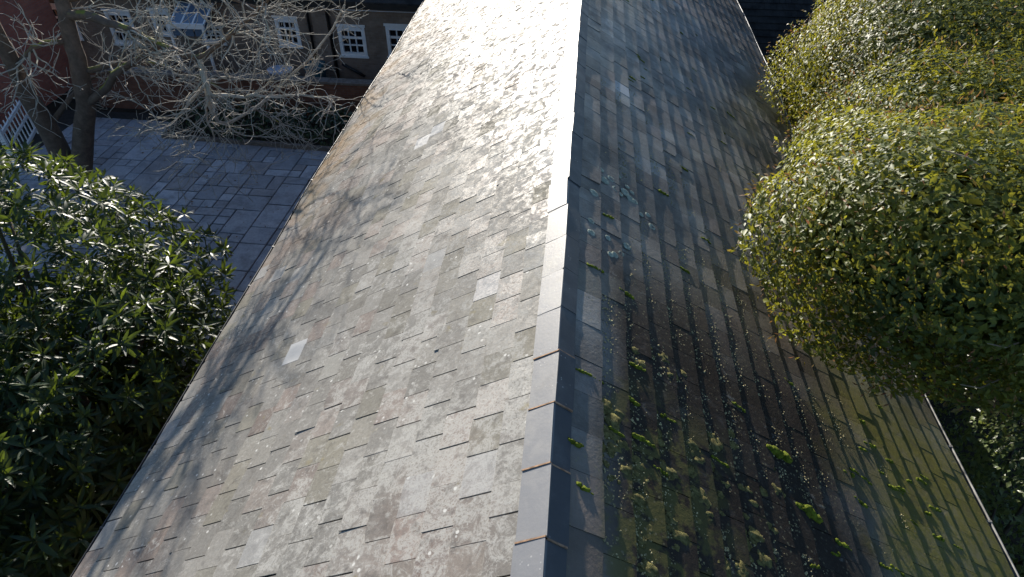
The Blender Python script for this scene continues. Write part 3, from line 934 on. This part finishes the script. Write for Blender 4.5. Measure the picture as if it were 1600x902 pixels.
for i in range(len(P)):
    zax = norm(N[i] * 0.75 + upw * 0.7 + RNG.normal(size=3) * 0.35)
    R = frames(np.cross(zax, RNG.normal(size=3))[None], zax[None])[0]
    sc_ = RNG.uniform(0.8, 1.2)
    if i in solo:
        o = bpy.data.objects.new('leaf_whorl', WHM[i % 8]); COL.objects.link(o); o.parent = rho
        o.matrix_parent_inverse = Matrix.Translation(-Vector(rho.location))
        mm = Matrix(R.tolist()).to_4x4(); mm = mm @ Matrix.Scale(sc_, 4); mm.translation = P[i]
        o.matrix_basis = mm
    else:
        v, f_, c = WH[i % 8]
        rest.append((v @ R.T * sc_ + P[i], f_, c))
V, Fs, Cc = merge(rest)
sub('foliage', big_mesh('rhododendron_foliage', V, Fs, M['leaf_rho'], smooth=True, col=Cc), rho, 'stuff')
sb = MB()
for c, r, *_ in lobesR:
    for q in range(9):
        d = Vector(norm(RNG.normal(size=3))); d.z = abs(d.z)
        e = Vector(c) + Vector((d.x * r[0], d.y * r[1], d.z * r[2])) * 0.85
        if e.x > -4.9: e.x = -4.9
        a = Vector((c[0] * 0.6 + rho.location.x * 0.4, c[1] * 0.6 + rho.location.y * 0.4, -0.05))
        sb.tube([a, a.lerp(e, 0.5) + Vector((0, 0, 0.3)), e], [0.07, 0.045, 0.012], 6)
sub('stems', mesh('rhododendron_stems', sb.v, sb.f, M['bark_dark'], True), rho)

# ------------------------------------------------------------------ bare tree
M['bark'] = bark_mat('bark_bare', (0.165, 0.120, 0.090), 1.0)
M['twig'] = bark_mat('bark_twig', (0.52, 0.47, 0.39), 0.25)
tree = empty('bare_tree', (-14.2, 15.5, 0))
tag(tree, 'leafless tree with pale tangled twigs and mossy limbs in the courtyard', 'tree')
limbs = dict(
 trunk1=([(-14.05, 15.5, -0.32), (-13.3, 15.5, 1.26), (-12.85, 15.5, 2.12), (-12.69, 15.6, 3.04), (-12.68, 15.8, 3.95), (-12.65, 16.0, 4.66), (-12.57, 16.3, 5.6), (-12.3, 16.5, 7.2)], .30, .13),
 trunk2=([(-14.3, 15.5, -0.12), (-14.17, 15.4, 1.45), (-14.08, 15.2, 2.47), (-13.9, 15.0, 3.4), (-13.72, 14.8, 4.27), (-13.54, 14.6, 5.34), (-13.3, 14.4, 6.8)], .30, .11),
 limbA=([(-12.61, 15.9, 4.36), (-11.82, 15.7, 4.37), (-11.1, 15.4, 4.3), (-10.46, 15.2, 4.21), (-9.87, 15.0, 4.0), (-8.76, 14.6, 3.92), (-7.94, 14.3, 4.43), (-6.81, 14.0, 5.2), (-6.18, 13.8, 5.79)], .13, .03),
 limbA2=([(-8.76, 14.6, 3.92), (-8.67, 14.5, 3.66), (-8.59, 14.3, 3.44), (-8.44, 14.1, 3.22), (-8.66, 14.0, 2.85), (-8.56, 13.9, 2.24)], .07, .02),
 limbB=([(-12.84, 15.5, 2.12), (-11.55, 15.3, 3.05), (-10.54, 15.1, 3.66), (-9.87, 15.0, 4.0)], .12, .06),
 limbC=([(-12.67, 15.6, 3.04), (-11.88, 15.9, 3.09), (-10.94, 16.1, 3.08), (-10.28, 16.3, 2.76), (-9.7, 16.4, 2.48), (-8.64, 16.4, 1.79), (-7.81, 16.3, 1.31)], .09, .02),
 limbD=([(-8.67, 14.5, 3.66), (-9.02, 15.0, 2.09), (-8.45, 15.3, 2.15), (-7.44, 15.5, 2.8), (-6.17, 15.6, 3.94), (-5.38, 15.6, 4.93)], .06, .02),
 limbE=([(-12.72, 15.75, 3.64), (-12.86, 15.5, 3.81), (-13.24, 15.3, 3.79), (-13.52, 15.1, 3.62), (-13.81, 15.0, 3.41)], .08, .05),
 limbF=([(-14.17, 15.4, 1.45), (-13.51, 15.9, 2.17), (-12.86, 16.3, 2.57), (-12.01, 16.5, 2.7)], .09, .03),
 limbG=([(-12.65, 16.0, 4.66), (-12.01, 16.4, 4.71), (-10.66, 16.8, 4.86), (-9.33, 17.0, 4.61), (-8.28, 17.1, 4.29)], .10, .03),
 limbH=([(-8.44, 14.1, 3.22), (-7.6, 14.0, 3.3), (-6.78, 13.9, 3.38), (-5.83, 13.8, 3.47), (-5.1, 13.8, 3.43)], .05, .015),
 limbI=([(-8.59, 14.3, 3.44), (-9.22, 14.5, 2.84), (-10.02, 14.7, 2.19), (-10.6, 14.8, 1.67)], .05, .015),
 limbJ=([(-12.57, 16.3, 5.6), (-11.5, 15.6, 6.4), (-10.2, 14.9, 6.9), (-8.9, 14.3, 7.2), (-7.6, 13.7, 7.3)], .11, .03),
 limbL=([(-10.2, 14.9, 6.9), (-9.0, 15.3, 7.3), (-7.9, 15.1, 7.35), (-7.0, 14.6, 7.0)], .065, .025),
 limbM=([(-8.9, 14.3, 7.2), (-7.9, 12.9, 6.9), (-7.0, 11.9, 6.5)], .07, .025),
 limbN=([(-8.9, 14.3, 7.2), (-7.75, 14.5, 7.25), (-7.25, 13.6, 7.15), (-7.4, 12.6, 7.05), (-7.6, 11.6, 6.95)], .075, .03),
 limbO=([(-7.6, 13.7, 7.3), (-6.9, 14.6, 7.4), (-6.5, 15.6, 7.5)], .06, .025),
 limbK=([(-13.54, 14.6, 5.34), (-12.4, 13.7, 6.2), (-11.2, 13.0, 6.8), (-10.0, 12.6, 7.1)], .10, .03),
)
def smooth_path(pts, sub_=3):
    pts = [Vector(p) for p in pts]; out = []
    for i in range(len(pts) - 1):
        p0, p1, p2, p3 = pts[max(i - 1, 0)], pts[i], pts[i + 1], pts[min(i + 2, len(pts) - 1)]
        for k in range(sub_):
            t = k / sub_
            out.append(0.5 * ((2 * p1) + (p2 - p0) * t + (2 * p0 - 5 * p1 + 4 * p2 - p3) * t * t + (3 * p1 - p0 - 3 * p2 + p3) * t ** 3))
    out.append(pts[-1]); return out
twigs = MB()
rt_ = random.Random(21)
def grow(p, d, length, r, level):
    n = max(3, int(length / 0.13))
    pts, rad = [p.copy()], [r]
    for i in range(n):
        d = (d + Vector((rt_.gauss(0, .20), rt_.gauss(0, .20), rt_.gauss(0, .20) + 0.02))).normalized()
        p = p + d * (length / n)
        pts.append(p.copy()); rad.append(max(0.0058, r * (1 - 0.65 * (i + 1) / n)))
    twigs.tube(pts, rad, 5 if r > 0.02 else 4, False)
    if level >= 3: return
    kids = {0: 6, 1: 4, 2: 3}[level]
    for q in range(kids):
        i = rt_.randint(max(1, n // 4), n)
        t = (pts[i] - pts[i - 1]).normalized()
        dd = (t * 0.75 + Vector((rt_.gauss(0, .6), rt_.gauss(0, .6), rt_.gauss(0, .55)))).normalized()
        if pts[i].z < 0.9: dd.z = abs(dd.z)
        grow(pts[i], dd, length * rt_.uniform(0.4, 0.72), max(0.007, rad[i] * 0.75), level + 1)
for nm, (pts, r0, r1) in limbs.items():
    path = smooth_path(pts)
    n = len(path)
    rads = [r0 + (r1 - r0) * (i / (n - 1)) ** 0.8 for i in range(n)]
    path = [p + Vector((rt_.gauss(0, .02), rt_.gauss(0, .02), rt_.gauss(0, .02))) * (1 if 'trunk' not in nm else 0.5) for p in path]
    b = MB(); b.tube(path, rads, 12 if 'trunk' in nm else 8)
    sub('trunk' if 'trunk' in nm else 'limb', mesh('bare_' + nm[:4], b.v, b.f, M['bark'] if r0 > .075 else M['twig'], True), tree)
    if 'trunk' in nm:
        starts = [n - 1, n - 3, n - 5, n - 8]; kids = 4
    else:
        kids = int(max(9, n * 0.9))
        if nm in ('limbA', 'limbC', 'limbD', 'limbA2', 'limbH', 'limbI'): kids = int(kids * 1.1)
        starts = [rt_.randint(n // 4, n - 1) for _ in range(kids)]
    for i in starts[:kids]:
        i = max(1, min(n - 1, i))
        t = (path[i] - path[i - 1]).normalized()
        d = (t * 0.55 + Vector((rt_.gauss(0.30, .5), rt_.gauss(-0.1, .5), rt_.gauss(0.0, .5)))).normalized()
        grow(path[i], d, rt_.uniform(0.7, 1.7), max(0.011, min(0.026, rads[i] * 0.5)), 1)
sub('twigs', mesh('bare_twigs', twigs.v, twigs.f, M['twig']), tree, 'stuff')

# ------------------------------------------------------------------ low brick house beyond the courtyard
M['facade'] = brick_mat('facade_brick', (0.22, 0.155, 0.115), (0.29, 0.215, 0.165), (0.24, 0.21, 0.18), 0.5)
M['redbrick'] = brick_mat('garden_brick', (0.17, 0.065, 0.040), (0.23, 0.10, 0.06), (0.13, 0.10, 0.085), 0.6)
M['redbrick_y'] = brick_mat('red_house_brick', (0.38, 0.11, 0.075), (0.45, 0.16, 0.105), (0.27, 0.17, 0.14), 0.3, axis='yz')
M['white'] = simple('white_paint', (0.74, 0.74, 0.74), 0.45, 0.06, 5)
M['glass_dark'] = simple('window_glass', (0.012, 0.013, 0.016), 0.04, 0.2, 3)
gb = NT('canopy_glass'); gb.set((0.10, 0.145, 0.21), 0.08, 0.6); M['glass_blue'] = gb.m
M['black'] = simple('black_paint', (0.016, 0.015, 0.015), 0.45, 0.3, 8)
M['roof_tile'] = simple('dark_tile', (0.028, 0.026, 0.025), 0.8, 0.45, 3.5, 0.25, 0.5)
M['stone'] = simple('kerb_stone', (0.16, 0.13, 0.11), 0.85, 0.3, 8, 0.3, 0.5)
house = empty('brick_cottage', (-8, 22, 0), math.radians(-2.0))
tag(house, 'low shaded brick cottage with white paned windows behind the courtyard', 'house')
X0, X1h, H = -11.2, 5.0, 2.86          # local coordinates along the wall
wins = [(-2.16, -1.36, 1.33, 2.34), (-0.01, 0.93, 1.10, 2.16), (1.66, 2.60, 1.16, 2.25), (-4.95, -4.10, 1.30, 2.02), (-8.3, -7.35, 1.1, 2.3), (-10.4, -9.5, 1.2, 2.4), (-6.6, -5.9, 1.5, 2.4)]
def wall_holes(x0, x1, z0, z1, holes, y0=0.0, y1=0.28):
    xs = sorted({x0, x1, *[h[0] for h in holes], *[h[1] for h in holes]})
    b = MB()
    for a, c in zip(xs, xs[1:]):
        hs = sorted([(h[2], h[3]) for h in holes if h[0] <= a + 1e-6 and h[1] >= c - 1e-6])
        z = z0
        for (ha, hb) in hs:
            if ha > z: b.box(a, c, y0, y1, z, ha)
            z = hb
        if z < z1: b.box(a, c, y0, y1, z, z1)
    return b
wall_holes(X0, X1h, 0, H, wins).build('wall', M['facade'], house)
for wi, (x0, x1, z0, z1) in enumerate(wins):
    fr = MB(); fw = 0.12
    ya, yb = -0.025, 0.10
    fr.box(x0, x0 + fw, ya, yb, z0, z1); fr.box(x1 - fw, x1, ya, yb, z0, z1)
    fr.box(x0 + fw, x1 - fw, ya, yb, z1 - 0.19, z1); fr.box(x0 + fw, x1 - fw, ya, yb, z0, z0 + 0.13)
    w = fr.build('window', M['white'], house)
    MB().box(x0 - 0.04, x1 + 0.04, -0.06, -0.027, z1 - 0.05, z1 + 0.03).build('head_board', M['white'], w)
    MB().box(x0 - 0.04, x1 + 0.04, -0.07, -0.027, z0 - 0.03, z0 + 0.03).build('sill', M['white'], w)
    gx0, gx1, gz0, gz1 = x0 + fw, x1 - fw, z0 + 0.13, z1 - 0.19
    zr = [gz0, gz0 + (gz1 - gz0) * 0.34, gz0 + (gz1 - gz0) * 0.68, gz1]
    xr = [gx0 + (gx1 - gx0) * i / 3 for i in range(4)]
    for i in range(3):
        for j in range(3):
            MB().box(xr[i] + 0.003, xr[i + 1] - 0.003, 0.055, 0.065, zr[j] + 0.003, zr[j + 1] - 0.003).build('pane', M['glass_dark'], w)
    for i in (1, 2): MB().box(xr[i] - 0.02, xr[i] + 0.02, 0.012, 0.053, gz0, gz1).build('glazing_bar', M['white'], w)
    for j, hw in ((1, 0.02), (2, 0.038)): MB().box(gx0, gx1, 0.008, 0.050, zr[j] - hw, zr[j] + hw).build('glazing_bar', M['white'], w)
# brick pier, downpipes, eaves gutter and roof
MB().box(-0.80, -0.30, -0.10, -0.002, 0, H).build('pier', M['facade'], house)
for px_ in (-0.93, -0.22):
    b = MB(); b.tube([(px_, -0.09, 0.3), (px_, -0.09, 2.7), (px_ + 0.02, -0.2, 2.85)], 0.045, 8); b.build('downpipe', M['black'], house, True)
b = MB(); b.tube([(0.0, -0.10, 0.85), (0.45, -0.10, 0.62), (0.75, -0.10, 0.45)], 0.05, 8); b.build('waste_pipe', M['black'], house, True)
MB().box(X0 - .2, X1h + .2, -0.34, -0.002, H - 0.06, H + 0.16).build('fascia', M['black'], house)
b = MB(); b.bar((-0.1, -0.36, H - 0.10), (3.6, -0.36, H - 0.08), 0.012, 0.012); b.build('cable', M['white'], house)
rb = MB()
nr = 16
for i in range(nr):        # rows of tiles stepping up the slope
    a, c = i / nr, (i + 1) / nr
    ya, za = -0.45 + 4.4 * a, H + 0.10 + 3.1 * a
    yb, zb = -0.45 + 4.4 * c, H + 0.10 + 3.1 * c
    n0 = len(rb.v)
    rb.v += [(X0 - .3, ya, za + 0.10), (X1h + .3, ya, za + 0.10), (X1h + .3, yb + .1, zb + 0.10), (X0 - .3, yb + .1, zb + 0.10), (X0 - .3, ya, za + 0.04), (X1h + .3, ya, za + 0.04)]
    rb.f += [(n0, n0 + 1, n0 + 2, n0 + 3), (n0 + 4, n0 + 5, n0 + 1, n0)]
n0 = len(rb.v)
rb.v += [(X0 - .3, 3.95, 6.1), (X1h + .3, 3.95, 6.1), (X1h + .3, 8.3, 3.0), (X0 - .3, 8.3, 3.0)]; rb.f.append((n0, n0 + 1, n0 + 2, n0 + 3))
rb.build('roof', M['roof_tile'], house)
MB().box(X0, X0 + .28, 0.29, 8.0, 0, H).build('side_wall', M['facade'], house)
MB().box(X1h - .28, X1h, 0.29, 8.0, 0, H).build('side_wall', M['facade'], house)

# glazed canopy in front of the cottage, seen through the twigs
can = empty('glass_canopy', (-12.6, 21.2, 0))
tag(can, 'small blue glazed lean-to canopy with white bars behind the bare twigs', 'canopy')
for i in range(4):
    x = -0.62 + i * 0.38
    b = MB(); b.bar((x, 0.78, 2.75), (x, -0.25, 2.34), 0.05, 0.05); b.build('glazing_bar', M['white'], can)
    if i < 3:
        xa, xb = x + 0.026, x + 0.354
        link('pane', mesh('pane', [(xa, 0.76, 2.742), (xb, 0.76, 2.742), (xb, -0.23, 2.348), (xa, -0.23, 2.348), (xa, 0.76, 2.730), (xb, 0.76, 2.730), (xb, -0.23, 1.976), (xa, -0.23, 1.976)], [(3, 2, 1, 0), (4, 5, 6, 7), (0, 1, 5, 4), (2, 3, 7, 6)], M['glass_blue']), can)
MB().box(-0.68, 0.56, -0.32, -0.24, 2.24, 2.40).build('front_beam', M['white'], can)
for x in (-0.64, 0.50): MB().box(x - 0.04, x + 0.04, -0.31, -0.25, 0.0, 2.24).build('post', M['white'], can)

# garden wall and planted bed in front of the cottage
gw = empty('garden_wall', (-9.5, 19.6, 0), math.radians(-1.0))
tag(gw, 'dark red brick garden wall below the cottage windows', 'wall')
MB().box(-6.2, 5.0, -0.12, 0.12, 0, 1.22).build('brickwork', M['redbrick'], gw)
for i in range(25):
    x = -6.25 + i * 0.45
    MB().box(x + 0.004, x + 0.446, -0.17, 0.17, 1.22 + 0.002, 1.29 + random.uniform(0, .006)).build('coping_stone', M['stone'], gw)
bed = link('flower_bed', mesh('flower_bed', [(-12.6, 17.75, 0.09), (-4.4, 17.25, 0.09), (-4.4, 19.40, 0.13), (-12.6, 19.46, 0.13)], [(0, 1, 2, 3)], gm.m))
tag(bed, kind='structure')
for i in range(18):
    x = -12.6 + i * 0.455; y = 17.72 - (x + 12.6) * 0.061
    MB().box(-0.222, 0.222, -0.06, 0.06, 0.0, 0.14 + random.uniform(0, .01)).build('kerb_stone', M['stone'], bed, loc=(x + 0.22, y, 0.004)).rotation_euler = (0, 0, -0.061)
M['leaf_ivy'] = leaf_mat('ivy_leaf', (0.018, 0.034, 0.014), (0.045, 0.070, 0.024), 0.4, 0.2, (0.10, 0.16, 0.02))
lob = [((-10.2, 18.3, 0.3), (1.9, 0.7, 0.95)), ((-7.4, 18.3, 0.2), (1.6, 0.75, 0.75)), ((-5.6, 18.3, 0.2), (1.0, 0.75, 0.6))]
for (c, r), lab in zip(lob, ('low dark ivy clump under the hanging bare twigs', 'low dark evergreen clump in the bed at the foot of the garden wall', 'low dark evergreen clump beside the far eave of the slate roof')):
    P, N = crown_points([(c, r)], 3200, 0.3, 0.25, 0.1)
    m = len(P)
    ax = norm(np.cross(N, RNG.normal(size=(m, 3)))) + N * 0.3
    V, Fs, Cc = scatter(leaf_template(0.7, 0.15, 0.2, 2), P, frames(ax, norm(N + upw * 0.7 + RNG.normal(size=(m, 3)) * .4)), RNG.uniform(0.07, 0.13, m), RNG.random(m))
    iv = empty('ivy_clump', (c[0], c[1], 0)); tag(iv, lab, 'plant', 'low plants in the bed')
    sub('foliage', big_mesh('ivy_foliage', V, Fs, M['leaf_ivy'], col=Cc), iv, 'stuff')
    b = MB()
    for q in range(5):
        b.tube([(c[0], c[1], 0.05), (c[0] + random.uniform(-.5, .5) * r[0], c[1] + random.uniform(-.5, .5) * r[1], r[2] * 0.5), (c[0] + random.uniform(-.8, .8) * r[0], c[1] + random.uniform(-.6, .6) * r[1], r[2] * 0.85)], [0.03, 0.02, 0.01], 5)
    sub('stem', mesh('ivy_stem', b.v, b.f, M['bark_dark'], True), iv)

# pale garden tables and the teal bin between the wall and the cottage
M['pale_blue'] = simple('pale_blue_plastic', (0.48, 0.54, 0.66), 0.4, 0.08, 4)
M['teal'] = simple('teal_plastic', (0.03, 0.11, 0.14), 0.45, 0.2, 4)
def garden_table(x, y, rx, lab):
    t = empty('garden_table', (x, y, 0)); tag(t, lab, 'table', 'pale garden tables')
    V, n = [], 24
    for z in (1.02, 1.07):
        for j in range(n):
            a = 2 * math.pi * j / n; V.append((math.cos(a) * rx, math.sin(a) * 0.36, z + 0.002 * math.cos(3 * a)))
    Fs = [tuple(range(n - 1, -1, -1)), tuple(range(n, 2 * n))] + [(j, (j + 1) % n, n + (j + 1) % n, n + j) for j in range(n)]
    link('table_top', mesh('table_top', V, Fs, M['pale_blue']), t)
    for sx in (-1, 1):
        for sy in (-1, 1):
            b = MB(); b.tube([(sx * rx * .6, sy * .22, 1.02), (sx * rx * .75, sy * .26, 0.0)], 0.02, 6); b.build('leg', M['pale_blue'], t, True)
garden_table(-9.75, 20.75, 0.42, 'pale blue round-ended table below the left paned window of the cottage')
garden_table(-14.75, 20.6, 0.34, 'smaller pale table behind the bare tree trunk')
bn = empty('wheeled_bin', (-8.75, 21.3, 0)); tag(bn, 'dark teal bin standing between the two black downpipes', 'bin')
b = MB(); b.v += [(-.2, -.22, .08), (.2, -.22, .08), (.2, .22, .08), (-.2, .22, .08), (-.26, -.29, .98), (.26, -.29, .98), (.26, .29, .98), (-.26, .29, .98)]
b.f += [(0, 3, 2, 1), (4, 5, 6, 7), (0, 1, 5, 4), (1, 2, 6, 5), (2, 3, 7, 6), (3, 0, 4, 7)]
b.build('body', M['teal'], bn)
b = MB(); b.v += [(-.28, -.32, 0.985), (.28, -.32, 0.985), (.28, .31, 1.02), (-.28, .31, 1.02), (-.26, -.30, 1.02), (.26, -.30, 1.02), (.26, .29, 1.07), (-.26, .29, 1.07)]
b.f += [(0, 3, 2, 1), (4, 5, 6, 7), (0, 1, 5, 4), (1, 2, 6, 5), (2, 3, 7, 6), (3, 0, 4, 7)]
b.build('lid', M['teal'], bn)
for sx in (-1, 1):
    b = MB(); b.tube([(sx * .18, .24, .1), (sx * .25, .24, .1)], 0.1, 14); b.build('wheel', M['black'], bn)

# red brick house at the far left and the white gate in front of it
rh = empty('red_brick_house', (-17.6, 19.3, 0))
tag(rh, 'red brick house wall at the far left behind the tree trunks', 'house')
MB().box(-0.3, 0.0, -3.0, 2.3, 0, 4.2).build('wall', M['redbrick_y'], rh)
MB().box(-5.0, -0.301, 2.02, 2.3, 0, 4.2).build('gable_wall', M['redbrick'], rh)
MB().box(-5.0, -0.301, -3.0, -2.72, 0, 4.2).build('gable_wall', M['redbrick'], rh)
rb = MB()
for i in range(10):
    a, c = i / 10, (i + 1) / 10
    n0 = len(rb.v)
    xa, za, xb, zb = 0.25 - 2.8 * a, 4.1 + 1.7 * a, 0.25 - 2.8 * c, 4.1 + 1.7 * c
    rb.v += [(xa, -3.2, za + .09), (xa, 2.5, za + .09), (xb - .06, 2.5, zb + .09), (xb - .06, -3.2, zb + .09), (xa, -3.2, za + .03), (xa, 2.5, za + .03)]
    rb.f += [(n0, n0 + 1, n0 + 2, n0 + 3), (n0 + 4, n0 + 5, n0 + 1, n0)]
n0 = len(rb.v)
rb.v += [(-2.55, -3.2, 5.88), (-2.55, 2.5, 5.88), (-5.2, 2.5, 4.2), (-5.2, -3.2, 4.2)]; rb.f.append((n0, n0 + 1, n0 + 2, n0 + 3))
rb.build('roof', M['roof_tile'], rh)
gate = empty('white_gate', (-16.1, 16.4, 0), math.radians(112))
tag(gate, 'white barred gate in front of the red brick house at the left edge', 'gate')
for z, w in ((0.22, .09), (0.72, .06), (1.15, .09)): MB().box(-1.0, 1.3, -0.03, 0.03, z - w / 2, z + w / 2).build('rail', M['white'], gate)
for i in range(9):
    x = -0.95 + i * 0.275
    MB().box(x - 0.022, x + 0.022, 0.031, 0.055, 0.12, 1.28).build('bar', M['white'], gate)
for x in (-1.08, 1.38): MB().box(x - 0.06, x + 0.06, -0.06, 0.06, 0, 1.4).build('post', M['white'], gate)

# ------------------------------------------------------------------ dark tiled building beyond the right-hand eave
tb_ = empty('tiled_building', (9.0, 17.9, 0))
tag(tb_, 'dark shaded tiled roof beyond the far right eave', 'building')
TX0, TX1 = -4.64, 9.0
MB().box(TX0 + .3, TX1 - .3, 0.3, 9.0, 0, 1.95).build('wall', M['redbrick'], tb_)
tv, tf = [], []
rows = 40; sp = math.radians(42); gg = 0.20
for i in range(rows):
    off = 0.08 if i % 2 else 0.0
    x = TX0 - off
    while x < TX1:
        w = 0.165; n0 = len(tv)
        lz = random.uniform(0, 0.006)
        ya, za = gg * i * math.cos(sp), 2.0 + gg * i * math.sin(sp)
        yb, zb = ya + (gg + .06) * math.cos(sp), za + (gg + .06) * math.sin(sp)
        up = Vector((0, -math.sin(sp), math.cos(sp)))
        a = Vector((x, ya, za)) + up * (0.030 + lz); b_ = Vector((x + w - .006, ya, za)) + up * (0.030 + lz + random.uniform(-.003, .003))
        c_ = Vector((x + w - .006, yb, zb)) + up * 0.008; d_ = Vector((x, yb, zb)) + up * 0.008
        tv += [a, b_, c_, d_, a - up * 0.013, b_ - up * 0.013]
        tf += [(n0, n0 + 1, n0 + 2, n0 + 3), (n0 + 4, n0 + 5, n0 + 1, n0)]
        x += w
o = link('roof_tiles', mesh('roof_tiles', tv, tf, M['roof_tile']), tb_); o['kind'] = 'stuff'
L = rows * gg
MB_ = MB(); MB_.v += [(TX0, -0.02, 1.97), (TX1, -0.02, 1.97), (TX1, L * math.cos(sp), 1.97 + L * math.sin(sp)), (TX0, L * math.cos(sp), 1.97 + L * math.sin(sp)), (TX0, 2 * L * math.cos(sp), 1.97), (TX1, 2 * L * math.cos(sp), 1.97)]
MB_.f += [(0, 1, 2, 3), (3, 2, 5, 4)]
MB_.build('roof_deck', M['deck'], tb_)
